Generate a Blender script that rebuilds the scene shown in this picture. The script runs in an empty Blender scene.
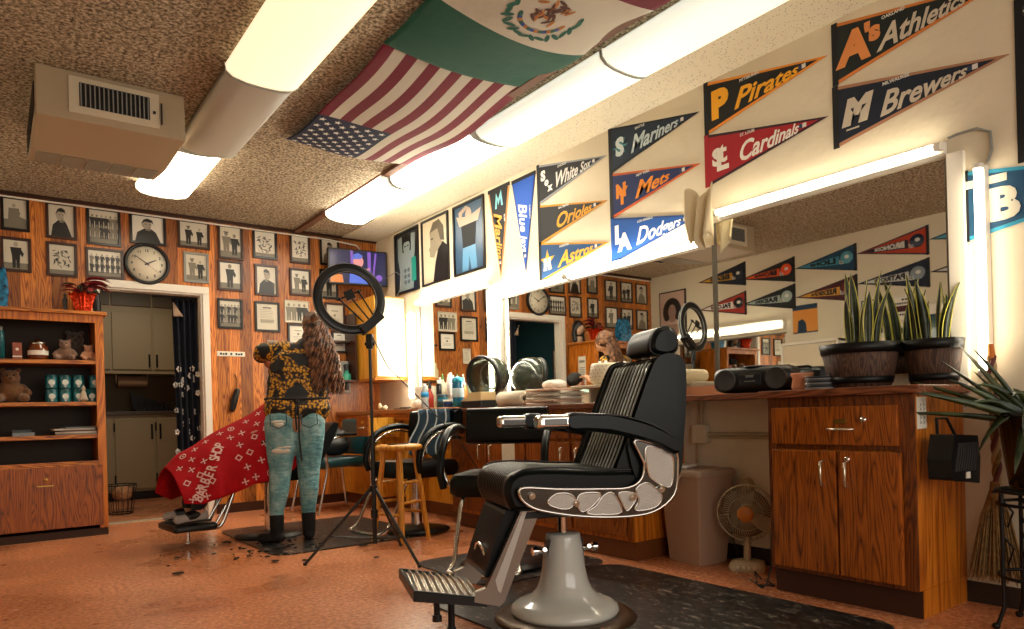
import bpy, bmesh, math, random
from mathutils import Vector, Matrix
random.seed(7)
S = bpy.context.scene
C = S.collection
PI = math.pi
R = math.radians

# ---------------------------------------------------------------- camera, world, exposure
cam = bpy.data.cameras.new('camera')
cam.sensor_width = 36.0
cam.lens = 702 / 1024 * 36
cam.shift_y = 0.0972
cam.clip_start = 0.05
co = bpy.data.objects.new('camera', cam)
C.objects.link(co)
co.location = (0, 0, 0.88)
co.rotation_euler = (Matrix.Rotation(R(-36.6), 3, 'Z') @ Matrix.Rotation(R(90), 3, 'X') @ Matrix.Rotation(R(-1.56), 3, 'Z')).to_euler()
S.camera = co
w = bpy.data.worlds.new('world')
S.world = w
w.use_nodes = True
w.node_tree.nodes['Background'].inputs[0].default_value = (1.0, 0.93, 0.82, 1)
w.node_tree.nodes['Background'].inputs[1].default_value = 0.6
S.view_settings.view_transform = 'Standard'
S.view_settings.look = 'None'
S.view_settings.gamma = 1
S.view_settings.exposure = 0.8
S.view_settings.use_curve_mapping = False


def area(name, loc, rot, sx, sy, power, col):
    l = bpy.data.lights.new(name, 'AREA')
    l.shape = 'RECTANGLE'
    l.size, l.size_y, l.energy, l.color = sx, sy, power, col
    o = bpy.data.objects.new(name, l)
    C.objects.link(o)
    o.location = loc
    o.rotation_euler = rot
    return o


# lamp for daylight at an unseen shop window put in behind the camera
area('unseen_window_daylight', (1.3, -1.5, 1.5), (R(90), 0, 0), 3.2, 1.7, 24, (1.0, 0.95, 0.88))
# dim area light high in the back room
area('back_room_light', (1.3, 8.3, 2.5), (0, 0, 0), 0.5, 0.3, 5, (1.0, 0.85, 0.65))


# ---------------------------------------------------------------- mesh helpers
class M:
    def __init__(s):
        s.v, s.f, s.m, s.s = [], [], [], []

    def add(s, vs, fs, mi=0, sm=False):
        b = len(s.v)
        s.v += [tuple(v) for v in vs]
        for f in fs:
            s.f.append([b + i for i in f])
            s.m.append(mi)
            s.s.append(sm)
        return s

    def box(s, a, b, mi=0, T=None):
        x0, y0, z0 = a
        x1, y1, z1 = b
        vs = [Vector(p) for p in ((x0, y0, z0), (x1, y0, z0), (x1, y1, z0), (x0, y1, z0), (x0, y0, z1), (x1, y0, z1), (x1, y1, z1), (x0, y1, z1))]
        if T:
            vs = [T @ v for v in vs]
        return s.add(vs, [(0, 3, 2, 1), (4, 5, 6, 7), (0, 1, 5, 4), (1, 2, 6, 5), (2, 3, 7, 6), (3, 0, 4, 7)], mi)

    def loft(s, rings, mi=0, sm=True, caps=True, closed=True):
        n = len(rings[0])
        vs = [p for r in rings for p in r]
        fs = []
        for i in range(len(rings) - 1):
            for j in range(n if closed else n - 1):
                a, b = i * n + j, i * n + (j + 1) % n
                fs.append((a, b, b + n, a + n))
        s.add(vs, fs, mi, sm)
        if caps and closed:
            s.add(rings[0], [list(range(n))[::-1]], mi)
            s.add(rings[-1], [list(range(n))], mi)
        return s

    def tube(s, path, r, n=8, mi=0, closed=False, flat=None):
        P = [Vector(p) for p in path]
        N = len(P)
        rs = r if isinstance(r, (list, tuple)) else [r] * N
        rings = []
        up = None
        for i in range(N):
            if closed:
                d = P[(i + 1) % N] - P[i - 1]
            else:
                d = P[min(i + 1, N - 1)] - P[max(i - 1, 0)]
            d.normalize()
            if up is None:
                up = Vector((0, 0, 1)) if abs(d.z) < 0.9 else Vector((1, 0, 0))
            a = d.cross(up)
            a.normalize()
            b = a.cross(d)
            up = b
            k = flat or 1
            rings.append([P[i] + a * math.cos(t) * rs[i] + b * math.sin(t) * rs[i] * k for t in [2 * PI * j / n for j in range(n)]])
        if closed:
            rings.append(rings[0])
        return s.loft(rings, mi, True, not closed)

    def cyl(s, p0, p1, r0, r1=None, n=16, mi=0):
        return s.tube([p0, p1], [r0, r0 if r1 is None else r1], n, mi)

    def lathe(s, prof, n=28, c=(0, 0, 0), mi=0, T=None, sm=True, a0=0, a1=2 * PI, caps=None):
        rings = []
        if caps is None:
            caps = prof[0] != prof[-1]
        full = abs(a1 - a0 - 2 * PI) < 1e-6
        for r, z in prof:
            ring = []
            for j in range(n if full else n + 1):
                t = a0 + (a1 - a0) * j / n
                p = Vector((c[0] + r * math.cos(t), c[1] + r * math.sin(t), c[2] + z))
                ring.append(T @ p if T else p)
            rings.append(ring)
        return s.loft(rings, mi, sm, full and caps, full)

    def ball(s, c, r, n=14, mi=0, T=None):
        if not isinstance(r, (tuple, list)):
            r = (r, r, r)
        h = n // 2 + 1
        rings = []
        for i in range(h):
            ph = -PI / 2 + PI * (i + 0.02) / (h - 1 + 0.04)
            ring = []
            for j in range(n):
                t = 2 * PI * j / n
                p = Vector((r[0] * math.cos(ph) * math.cos(t), r[1] * math.cos(ph) * math.sin(t), r[2] * math.sin(ph)))
                if T:
                    p = T @ p
                ring.append(p + Vector(c))
            rings.append(ring)
        return s.loft(rings, mi)

    def prism(s, pts, d0, d1, plane='xz', mi=0, T=None):
        def q(p, d):
            v = {'xz': (p[0], d, p[1]), 'xy': (p[0], p[1], d), 'yz': (d, p[0], p[1])}[plane]
            return T @ Vector(v) if T else v
        n = len(pts)
        a = [q(p, d0) for p in pts]
        b = [q(p, d1) for p in pts]
        s.add(a + b, [(i, (i + 1) % n, n + (i + 1) % n, n + i) for i in range(n)], mi)
        s.add(a, [list(range(n))[::-1]], mi)
        s.add(b, [list(range(n))], mi)
        return s

    def grid(s, fn, nu, nv, mi=0, sm=True, pick=None):
        vs = [fn(i / nu, j / nv) for i in range(nu + 1) for j in range(nv + 1)]
        b = len(s.v)
        s.v += [tuple(v) for v in vs]
        for i in range(nu):
            for j in range(nv):
                a = b + i * (nv + 1) + j
                s.f.append([a, a + nv + 1, a + nv + 2, a + 1])
                s.m.append(pick((i + .5) / nu, (j + .5) / nv) if pick else mi)
                s.s.append(sm)
        return s

    def text(s, body, size, fn, mi=0, shear=0, off=0, ext=0.0006, align='CENTER', space=1):
        c = bpy.data.curves.new('t', 'FONT')
        c.body, c.size, c.shear, c.offset, c.extrude, c.align_x = body, size, shear, off, ext, align
        c.space_character = space
        c.resolution_u = 3
        o = bpy.data.objects.new('t', c)
        C.objects.link(o)
        me = bpy.data.meshes.new_from_object(o.evaluated_get(bpy.context.evaluated_depsgraph_get()))
        s.add([fn(v.co.x, v.co.y, v.co.z) for v in me.vertices], [list(p.vertices) for p in me.polygons], mi)
        bpy.data.objects.remove(o)
        bpy.data.curves.remove(c)
        bpy.data.meshes.remove(me)
        return s

    def mesh(s, name, mats):
        me = bpy.data.meshes.new(name)
        me.from_pydata(s.v, [], s.f)
        for m in mats:
            me.materials.append(m)
        me.polygons.foreach_set('material_index', s.m)
        me.polygons.foreach_set('use_smooth', s.s)
        bm = bmesh.new()
        bm.from_mesh(me)
        bmesh.ops.recalc_face_normals(bm, faces=bm.faces)
        bm.to_mesh(me)
        bm.free()
        me.update()
        return me

    def build(s, name, mats, parent=None, bev=0, seg=2, solid=0, norm=True):
        if not isinstance(mats, (list, tuple)):
            mats = [mats]
        o = bpy.data.objects.new(name, s.mesh(name, mats))
        C.objects.link(o)
        if parent:
            o.parent = parent
        if solid:
            k = o.modifiers.new('thick', 'SOLIDIFY')
            k.thickness = solid
            k.offset = 0
        if bev:
            k = o.modifiers.new('bevel', 'BEVEL')
            k.width, k.segments, k.limit_method, k.angle_limit = bev, seg, 'ANGLE', R(40)
        return o

    def blend(s, name, mat_, parent=None, vox=0.012, it=3):
        """one continuous skin around everything collected"""
        o = bpy.data.objects.new(name, s.mesh(name, [mat_]))
        C.objects.link(o)
        k = o.modifiers.new('r', 'REMESH')
        k.mode, k.voxel_size = 'VOXEL', vox
        k.use_smooth_shade = True
        k2 = o.modifiers.new('s', 'SMOOTH')
        k2.iterations, k2.factor = it, 0.5
        me = bpy.data.meshes.new_from_object(o.evaluated_get(bpy.context.evaluated_depsgraph_get()))
        me.name = name
        old = o.data
        o.modifiers.clear()
        o.data = me
        bpy.data.meshes.remove(old)
        if not me.materials:
            me.materials.append(mat_)
        if parent:
            o.parent = parent
        return o


def limb(m, pts, n=12):
    """tapering limb: list of (x, y, z, r)"""
    m.tube([p[:3] for p in pts], [p[3] for p in pts], n)
    for p in pts:
        m.ball(p[:3], p[3], n)
    return m


def tag(o, label, cat, group=None, kind=None):
    if label:
        o['label'] = label
    if cat:
        o['category'] = cat
    if group:
        o['group'] = group
    if kind:
        o['kind'] = kind
    return o


def thing(name, label, cat, loc=(0, 0, 0), rz=0, group=None):
    o = bpy.data.objects.new(name, None)
    o.empty_display_size = 0.05
    C.objects.link(o)
    o.location = loc
    o.rotation_euler = (0, 0, R(rz))
    return tag(o, label, cat, group)


def structure(o):
    o['kind'] = 'structure'
    return o


def dup(o, parent=None, label=None, loc=None, rz=None):
    c = o.copy()
    C.objects.link(c)
    if parent:
        c.parent = parent
    if loc is not None:
        c.location = loc
    if rz is not None:
        c.rotation_euler = (0, 0, R(rz))
    if label:
        c['label'] = label
    for ch in list(o.children):
        dup(ch, c)
    return c


# ---------------------------------------------------------------- materials
def lin(h):
    h = h.lstrip('#')
    return tuple(((int(h[i:i + 2], 16) / 255) ** 2.2) for i in (0, 2, 4)) + (1,)


MC = {}


def mat(name, col, rough=0.5, metal=0.0, spec=0.5, coat=0.0, noise=None, bump=None, emit=0, trans=0, sheen=0, col2=None):
    if name in MC:
        return MC[name]
    m = bpy.data.materials.new(name)
    m.use_nodes = True
    nt = m.node_tree
    b = nt.nodes['Principled BSDF']
    c = lin(col) if isinstance(col, str) else col
    b.inputs['Base Color'].default_value = c
    b.inputs['Roughness'].default_value = rough
    b.inputs['Metallic'].default_value = metal
    b.inputs['Specular IOR Level'].default_value = spec
    b.inputs['Coat Weight'].default_value = coat
    b.inputs['Transmission Weight'].default_value = trans
    b.inputs['Sheen Weight'].default_value = sheen
    if emit:
        b.inputs['Emission Color'].default_value = c
        b.inputs['Emission Strength'].default_value = emit
    tc = nt.nodes.new('ShaderNodeTexCoord')
    if noise:
        n = nt.nodes.new('ShaderNodeTexNoise')
        n.inputs['Scale'].default_value = noise[0]
        n.inputs['Detail'].default_value = 6
        nt.links.new(tc.outputs['Object'], n.inputs['Vector'])
        r = nt.nodes.new('ShaderNodeValToRGB')
        r.color_ramp.elements[0].position = 0.35
        r.color_ramp.elements[1].position = 0.65
        r.color_ramp.elements[0].color = (lin(col2) if col2 else tuple(x * (1 - noise[1]) for x in c[:3]) + (1,))
        r.color_ramp.elements[1].color = c
        nt.links.new(n.outputs['Fac'], r.inputs[0])
        nt.links.new(r.outputs[0], b.inputs['Base Color'])
    if bump:
        n = nt.nodes.new('ShaderNodeTexNoise')
        n.inputs['Scale'].default_value = bump[0]
        n.inputs['Detail'].default_value = 3
        nt.links.new(tc.outputs['Object'], n.inputs['Vector'])
        u = nt.nodes.new('ShaderNodeBump')
        u.inputs['Strength'].default_value = bump[1]
        u.inputs['Distance'].default_value = bump[2] if len(bump) > 2 else 0.01
        nt.links.new(n.outputs['Fac'], u.inputs['Height'])
        nt.links.new(u.outputs[0], b.inputs['Normal'])
    MC[name] = m
    return m


def nodes(name):
    m = bpy.data.materials.new(name)
    m.use_nodes = True
    MC[name] = m
    nt = m.node_tree

    def N(t, **k):
        n = nt.nodes.new('ShaderNode' + t)
        for a, v in k.items():
            if a in ('operation', 'data_type', 'feature', 'wave_type', 'bands_direction', 'noise_dimensions', 'blend_type', 'voronoi_dimensions', 'white'):
                setattr(n, a, v)
            else:
                n.inputs[a.replace('_', ' ')].default_value = v
        return n
    return m, nt, N, nt.nodes['Principled BSDF'], nt.links.new


def ramp(nt, stops):
    r = nt.nodes.new('ShaderNodeValToRGB')
    e = r.color_ramp.elements
    while len(e) < len(stops):
        e.new(0.5)
    for i, (p, c) in enumerate(stops):
        e[i].position = p
        e[i].color = lin(c) if isinstance(c, str) else c
    return r


def wood(name, light, dark, mid, axis='z', sc=1.0, rough=0.38, plank=0.0, plank_axis='x', coord='Object'):
    """oak-like figure: stretched distorted rings, fine pores, optional planks with grooves"""
    m, nt, N, b, L = nodes(name)
    tc = N('TexCoord')
    mp = N('Mapping')
    st = {'z': (1, 1, 0.09), 'x': (0.09, 1, 1), 'y': (1, 0.09, 1)}[axis]
    mp.inputs['Scale'].default_value = [x * sc for x in st]
    L(tc.outputs[coord], mp.inputs['Vector'])
    vec = mp.outputs[0]
    if plank:
        sx = N('SeparateXYZ')
        L(tc.outputs[coord], sx.inputs[0])
        src = sx.outputs['XYZ'.index(plank_axis.upper())]
        dv = N('Math', operation='DIVIDE')
        L(src, dv.inputs[0])
        dv.inputs[1].default_value = plank
        fl = N('Math', operation='FLOOR')
        L(dv.outputs[0], fl.inputs[0])
        fr = N('Math', operation='FRACT')
        L(dv.outputs[0], fr.inputs[0])
        wn = N('TexWhiteNoise')
        wn.noise_dimensions = '1D'
        L(fl.outputs[0], wn.inputs['W'])
        ad = N('VectorMath', operation='MULTIPLY_ADD')
        L(wn.outputs['Color'], ad.inputs[0])
        ad.inputs[1].default_value = (7, 7, 7)
        L(vec, ad.inputs[2])
        vec = ad.outputs[0]
    n1 = N('TexNoise', Scale=5.0, Detail=2.0, Distortion=0.4)
    L(vec, n1.inputs['Vector'])
    mul = N('Math', operation='MULTIPLY')
    mul.inputs[1].default_value = 20.0
    L(n1.outputs['Fac'], mul.inputs[0])
    frc = N('Math', operation='PINGPONG')
    frc.inputs[1].default_value = 0.5
    L(mul.outputs[0], frc.inputs[0])
    n2 = N('TexNoise', Scale=90.0, Detail=3.0)
    L(vec, n2.inputs['Vector'])
    mx = N('Math', operation='MULTIPLY_ADD')
    L(n2.outputs['Fac'], mx.inputs[0])
    mx.inputs[1].default_value = 0.55
    L(frc.outputs[0], mx.inputs[2])
    r = ramp(nt, [(0.18, dark), (0.40, mid), (0.70, light)])
    L(mx.outputs[0], r.inputs[0])
    out = r.outputs[0]
    if plank:
        mm = N('Mix')
        mm.data_type = 'RGBA'
        mm.blend_type = 'MULTIPLY'
        mm.inputs[0].default_value = 1
        rr = ramp(nt, [(0.0, (0.45, 0.4, 0.36, 1)), (1.0, (1.2, 1.15, 1.1, 1))])
        L(wn.outputs['Value'], rr.inputs[0])
        L(out, mm.inputs[6])
        L(rr.outputs[0], mm.inputs[7])
        gr = ramp(nt, [(0.0, (0.12, 0.08, 0.05, 1)), (0.045, (1, 1, 1, 1))])
        L(fr.outputs[0], gr.inputs[0])
        m2 = N('Mix')
        m2.data_type = 'RGBA'
        m2.blend_type = 'MULTIPLY'
        m2.inputs[0].default_value = 1
        L(mm.outputs[2], m2.inputs[6])
        L(gr.outputs[0], m2.inputs[7])
        out = m2.outputs[2]
        # knots
        vo = N('TexVoronoi', Scale=2.3)
        mk = N('Mapping')
        mk.inputs['Scale'].default_value = (2.2, 2.2, 1.0)
        L(tc.outputs[coord], mk.inputs['Vector'])
        L(mk.outputs[0], vo.inputs['Vector'])
        kr = ramp(nt, [(0.03, (0.1, 0.05, 0.02, 1)), (0.09, (1, 1, 1, 1))])
        L(vo.outputs['Distance'], kr.inputs[0])
        m3 = N('Mix')
        m3.data_type = 'RGBA'
        m3.blend_type = 'MULTIPLY'
        m3.inputs[0].default_value = 0.8
        L(out, m3.inputs[6])
        L(kr.outputs[0], m3.inputs[7])
        out = m3.outputs[2]
    L(out, b.inputs['Base Color'])
    b.inputs['Roughness'].default_value = rough
    bu = N('Bump', Strength=0.15, Distance=0.003)
    L(mx.outputs[0], bu.inputs['Height'])
    L(bu.outputs[0], b.inputs['Normal'])
    return m


oak = wood('oak_cabinet', '#a85a18', '#3e1c08', '#88460e', sc=1.9)
oak_h = wood('oak_cabinet_rail', '#b8651d', '#43200a', '#8f4a12', axis='y', sc=1.6)
oak_x = wood('oak_shelf', '#c87a2a', '#5e300c', '#a0591a', axis='x', sc=1.6)
oak_side = wood('oak_side_panel', '#cf7a24', '#7a3f10', '#b56218', sc=0.9)
pine = wood('pine_stool', '#e0a040', '#a05a18', '#cc8628', sc=1.2)
panel = wood('knotty_panelling', '#d98a3c', '#642c0e', '#b8682c', sc=1.7, plank=0.11, rough=0.35)
cabwood = wood('dark_counter_top', '#8a5030', '#3a1c10', '#6a3820', axis='y', sc=1.5)
barrelw = wood('weathered_barrel', '#5c4030', '#1f140e', '#3e2a1e', sc=2.5, rough=0.7)

# popcorn ceiling
ceil_m, nt, N, b, L = nodes('popcorn_ceiling')
tc = N('TexCoord')
v1 = N('TexNoise', Scale=52.0, Detail=4.0, Roughness=0.65)
L(tc.outputs['Object'], v1.inputs['Vector'])
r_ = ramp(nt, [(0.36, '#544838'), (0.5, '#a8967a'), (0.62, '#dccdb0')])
L(v1.outputs['Fac'], r_.inputs[0])
L(r_.outputs[0], b.inputs['Base Color'])
b.inputs['Roughness'].default_value = 0.95
bu = N('Bump', Strength=1.0, Distance=0.02)
L(v1.outputs['Fac'], bu.inputs['Height'])
L(bu.outputs[0], b.inputs['Normal'])

# pitted acoustic tile
tile_m, nt, N, b, L = nodes('pitted_tile')
tc = N('TexCoord')
v1 = N('TexVoronoi', Scale=60.0)
L(tc.outputs['Object'], v1.inputs['Vector'])
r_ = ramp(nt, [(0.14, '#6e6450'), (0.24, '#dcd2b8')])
L(v1.outputs['Distance'], r_.inputs[0])
L(r_.outputs[0], b.inputs['Base Color'])
b.inputs['Roughness'].default_value = 0.95

# sheet floor with mottled aggregate
floor_m, nt, N, b, L = nodes('mottled_floor')
tc = N('TexCoord')
a1 = N('TexNoise', Scale=45.0, Detail=6.0, Roughness=0.75)
a2 = N('TexNoise', Scale=1.3, Detail=3.0)
a3 = N('TexVoronoi', Scale=28.0)
for q in (a1, a2, a3):
    L(tc.outputs['Object'], q.inputs['Vector'])
r1 = ramp(nt, [(0.33, '#8a4626'), (0.5, '#ce8054'), (0.66, '#f2b890')])
L(a1.outputs['Fac'], r1.inputs[0])
r2 = ramp(nt, [(0.3, (0.62, 0.55, 0.5, 1)), (0.6, (1, 1, 1, 1))])
L(a2.outputs['Fac'], r2.inputs[0])
mm = N('Mix')
mm.data_type = 'RGBA'
mm.blend_type = 'MULTIPLY'
mm.inputs[0].default_value = 0.8
L(r1.outputs[0], mm.inputs[6])
L(r2.outputs[0], mm.inputs[7])
L(mm.outputs[2], b.inputs['Base Color'])
b.inputs['Roughness'].default_value = 0.28
r3 = ramp(nt, [(0.3, (0.2, 0.2, 0.2, 1)), (0.7, (0.42, 0.42, 0.42, 1))])
L(a2.outputs['Fac'], r3.inputs[0])
L(r3.outputs[0], b.inputs['Roughness'])

# black rubber mat with marbled flecks
rub_m, nt, N, b, L = nodes('marbled_rubber')
tc = N('TexCoord')
mp = N('Mapping')
mp.inputs['Scale'].default_value = (1.0, 0.35, 1)
mp.inputs['Rotation'].default_value = (0, 0, 0.5)
L(tc.outputs['Object'], mp.inputs['Vector'])
a1 = N('TexNoise', Scale=42.0, Detail=5.0, Roughness=0.7, Distortion=1.2)
L(mp.outputs[0], a1.inputs['Vector'])
r1 = ramp(nt, [(0.50, '#161818'), (0.58, '#3c3a36'), (0.68, '#b0a594')])
L(a1.outputs['Fac'], r1.inputs[0])
L(r1.outputs[0], b.inputs['Base Color'])
b.inputs['Roughness'].default_value = 0.35

plaster = mat('cream_plaster', '#e0d3b8', 0.85, bump=(7, 0.5, 0.02), noise=(1.5, 0.08))
left_p = mat('pale_painted_wall', '#ddd2b8', 0.85, bump=(9, 0.3, 0.01))
white = mat('white_paint', '#ece6d8', 0.45)
cream = mat('cream_enamel', '#d9cdb0', 0.4)
beige = mat('beige_metal', '#b4a284', 0.5)
grey = mat('grey_plastic', '#8d8d86', 0.5)
dgrey = mat('dark_grey', '#3a3a3a', 0.5)
black = mat('black_plastic', '#141516', 0.35)
blackm = mat('black_iron', '#101010', 0.45, metal=0.3)
leather = mat('black_leather', '#081214', 0.36, spec=0.25, coat=0.03)
leather_r = mat('ribbed_leather', '#0a1618', 0.26, spec=0.6, coat=0.5)
vinyl = mat('teal_vinyl', '#12444a', 0.35, coat=0.1)
chrome = mat('chrome', '#dcd8d2', 0.12, metal=1)
brushed = mat('brushed_steel', '#8c847a', 0.3, metal=1, bump=(90, 0.3, 0.003))
stippled = mat('stippled_plate', '#c9c6bf', 0.45, metal=0.5, bump=(260, 0.9, 0.004))
enamel = mat('grey_enamel', '#cdcec6', 0.18, coat=0.6)
bronze = mat('dark_bronze', '#5a4838', 0.3, metal=0.7)
glassy = mat('clear_glass', '#ffffff', 0.03, trans=1.0)
mirror_m = mat('mirror_silver', '#e6e8e4', 0.015, metal=1)
paper = mat('paper', '#e8e2d2', 0.8)
photo_l = mat('photo_light', '#cfc6b2', 0.35)
photo_m = mat('photo_mid', '#7d7666', 0.35)
photo_d = mat('photo_dark', '#25231f', 0.35)
frame_b = mat('black_frame', '#15110e', 0.3)
frame_w = mat('walnut_frame', '#3c2010', 0.35)
brass = mat('brass', '#c8a050', 0.3, metal=1)
lit = mat('lit_diffuser', (1.0, 0.80, 0.52, 1), 0.5, emit=0.62)
lit_far = mat('lit_diffuser_far', (1.0, 0.86, 0.64, 1), 0.4, emit=6.0)
lit_dim = mat('lit_diffuser_dim', (0.92, 0.95, 0.80, 1), 0.5, emit=0.42)
lit2 = mat('lit_diffuser_cool', (1.0, 0.93, 0.78, 1), 0.4, emit=8.5)
tube_m = mat('fluorescent_tube', (1.0, 0.92, 0.76, 1), 0.4, emit=28.0)
tube_d = mat('fluorescent_tube_dim', (1.0, 0.90, 0.70, 1), 0.4, emit=9.0)  # weaker glow than the other tubes
unlit = mat('unlit_diffuser', '#c4c6bc', 0.3, spec=0.6)
cloth_g = mat('flag_green', '#075240', 0.8, bump=(6, 0.4, 0.03))
cloth_w = mat('flag_white', '#c6c0b0', 0.8, bump=(6, 0.4, 0.03))
cloth_r = mat('flag_red', '#6e0e28', 0.8, bump=(6, 0.4, 0.03))
cloth_n = mat('flag_navy', '#0e1c3c', 0.8)


def col(h, rough=0.7):
    return mat('paint_' + h.strip('#'), h, rough)
# ---------------------------------------------------------------- the room
XL, XR, YB, YF, CZ = -0.99, 3.46, -1.6, 7.1, 2.83
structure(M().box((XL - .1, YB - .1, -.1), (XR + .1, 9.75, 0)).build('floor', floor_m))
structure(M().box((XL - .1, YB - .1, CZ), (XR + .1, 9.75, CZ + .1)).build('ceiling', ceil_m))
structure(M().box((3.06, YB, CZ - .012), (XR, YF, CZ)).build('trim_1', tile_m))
structure(M().box((2.54, YB, CZ - .03), (2.6, YF, CZ)).build('trim_2', mat('brown_ceiling_strip', '#6e4a34', 0.7)))  # brown strip along the ceiling beside the right light row
structure(M().box((XR, YB, 0), (XR + .1, YF + .12, CZ)).build('wall_right', plaster))
structure(M().box((XL - .1, YB, 0), (XL, YF + .12, CZ)).build('wall_left', left_p))
fw = M().box((XL, YF, 0), (.78, YF + .12, CZ)).box((.78, YF, 2.1), (1.64, YF + .12, CZ)).box((1.64, YF, 0), (XR, YF + .12, CZ))
structure(fw.build('wall_back', panel))
# unseen shop front behind the camera: wall with a window opening to give daylight
m = M().box((XL, YB - .1, 0), (XR, YB, .8)).box((XL, YB - .1, 2.35), (XR, YB, CZ)).box((XL, YB - .1, .8), (-.5, YB, 2.35)).box((3.0, YB - .1, .8), (XR, YB, 2.35))
structure(m.build('wall_front', left_p))
m = M()
for x in (-.5, 1.2, 2.94):
    m.box((x, YB - .08, .8), (x + .06, YB - .02, 2.35))
m.box((-.5, YB - .08, .8), (3.0, YB - .02, .86)).box((-.5, YB - .08, 2.29), (3.0, YB - .02, 2.35))
structure(m.build('window_1', white))
# doorway casing to the back room
m = M()
m.box((1.64, YF - .02, 0), (1.70, YF, 2.1)).box((.72, YF - .02, 2.1), (1.70, YF, 2.168)).box((.72, YF - .02, 0), (.78, YF, 2.1))
m.box((1.625, YF, 0), (1.64, YF + .12, 2.085)).box((.78, YF, 2.085), (1.64, YF + .12, 2.1)).box((.78, YF, 0), (.795, YF + .12, 2.085))
structure(m.build('door_1', white, bev=.004))
structure(M().box((.78, YF, 0), (1.64, YF + .1, .008)).build('trim_3', mat('threshold', '#b0a58c', 0.5)))
# back room walls
kw = mat('back_room_wall', '#7a6c54', 0.8)
structure(M().box((XL, 9.65, 0), (XR, 9.75, CZ)).build('wall_kitchen_back', kw))
structure(M().box((-.2, YF + .12, 0), (-.1, 9.65, CZ)).build('wall_kitchen_left', mat('teal_wall', '#1c4c54', .8)))
structure(M().box((2.6, YF + .12, 0), (2.7, 9.65, CZ)).build('wall_kitchen_right', kw))
# baseboards and ceiling edge wire
structure(M().box((1.72, YF - .012, 0), (XR, YF, .09)).build('baseboard_back', frame_w))
structure(M().box((XR - .012, YB, 0), (XR, YF, .09)).build('baseboard_right', mat('dark_base', '#2a2018', .6)))
structure(M().box((XL, YB, 0), (XL + .012, YF, .09)).build('baseboard_left', mat('dark_base', '#2a2018', .6)))
structure(M().box((XL, YF - .02, CZ - .03), (XR, YF, CZ)).build('trim_4', frame_w))
c_ = M()
c_.tube([(XL + .05, YF - .03, CZ - .05), (1.0, YF - .03, CZ - .05), (2.2, YF - .03, CZ - .055), (2.9, YF - .04, CZ - .06), (3.2, YF - .06, CZ - .09), (3.34, YF - .05, CZ - .22), (3.36, YF - .05, 2.66)], .008, 6)
tag(c_.build('cable', white), 'white cable run along top of wood panelled wall down to the television', 'cable')


# ---------------------------------------------------------------- ceiling lights (wraparound fluorescent)
def ceiling_light(xc, y0, y1, w_, label, lens, house=white):
    t = thing('ceiling_light', label, 'ceiling light', (xc, (y0 + y1) / 2, CZ - .012 if xc > 3.2 else CZ - .001), 0, 'fluorescent ceiling lights')
    h_ = (y1 - y0) / 2 - .003
    M().box((-w_ * .42, -h_, -.05), (w_ * .42, h_, 0)).build('housing', house, t, bev=.004)
    rings = []
    for y in (-h_ + .004, h_ - .004):
        rings.append([(x * w_ / 2, y, z) for x, z in ((-1, -.03), (-.97, -.062), (-.8, -.088), (-.45, -.102), (0, -.106), (.45, -.102), (.8, -.088), (.97, -.062), (1, -.03), (.9, -.03), (-.9, -.03))])
    M().loft(rings, 0, True, True).build('diffuser', lens, t)
    for s in (-1, 1):
        M().prism([(x * (w_ / 2 + .004), z) for x, z in ((-1, -.02), (-.97, -.066), (-.8, -.092), (-.45, -.106), (0, -.11), (.45, -.106), (.8, -.092), (.97, -.066), (1, -.02))], s * h_ - .004, s * h_ + .002).build('end_cap', unlit, t)
    return t


ceiling_light(1.25, 2.70, 3.91, .40, 'lit ceiling light of the left row, nearest the camera at top edge', lit)
ceiling_light(1.25, 3.93, 5.13, .38, 'unlit grey ceiling light between two lit ones in the left row', unlit)
ceiling_light(1.17, 5.15, 6.27, .40, 'lit ceiling light behind the air unit, farthest of the left row', lit_far)
ceiling_light(2.83, 1.49, 2.68, .37, 'lit ceiling light of the right row, nearest at top edge above pennants', lit_dim)
ceiling_light(2.83, 2.69, 3.89, .37, 'lit ceiling light beside the striped flag in the right row', lit_dim)
ceiling_light(2.79, 3.91, 5.05, .37, 'lit ceiling light of the right row half hidden behind the striped flag edge', lit2)
ceiling_light(2.74, 5.07, 6.22, .42, 'lit ceiling light above the portrait posters, farthest of the right row', lit2)

# ---------------------------------------------------------------- air unit hung from the ceiling
t = thing('air_conditioner', 'beige boxy ceiling air unit with black grille hanging at upper left', 'air conditioner', (.6, 4.5, CZ - .001))
m = M()
m.add([(-.37, 0, 0), (.37, 0, 0), (.37, 1.0, 0), (-.37, 1.0, 0), (-.37, 0, -.27), (.37, 0, -.27), (.37, .6, -.27), (-.37, .6, -.27), (.37, 1.0, -.22), (-.37, 1.0, -.22)],
      [(0, 1, 2, 3), (0, 4, 5, 1), (4, 7, 6, 5), (7, 9, 8, 6), (9, 3, 2, 8), (1, 5, 6, 8, 2), (0, 3, 9, 7, 4)])
m.build('casing', beige, t, bev=.006)
m = M().box((-.22, -.012, -.23), (.23, 0, -.03)).build('grille_frame', cream, t, bev=.003)
m = M().box((-.17, -.014, -.19), (.18, -.011, -.06), 1)
for i in range(16):
    x = -.165 + i * .0222
    m.box((x, -.022, -.19), (x + .006, -.012, -.06), 0)
m.build('grille', [grey, black], t)
m = M()
for i in range(5):
    x = -.34 + i * .137
    m.add([(x, .63, -.272), (x + .125, .63, -.272), (x + .125, .97, -.2295), (x, .97, -.2295), (x, .63, -.262), (x + .125, .63, -.262), (x + .125, .97, -.22), (x, .97, -.22)], [(0, 1, 2, 3), (0, 4, 5, 1), (1, 5, 6, 2), (2, 6, 7, 3), (3, 7, 4, 0)])
m.build('intake_panel', mat('intake_grey', '#8a8470', .4), t)
m = M()
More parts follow.
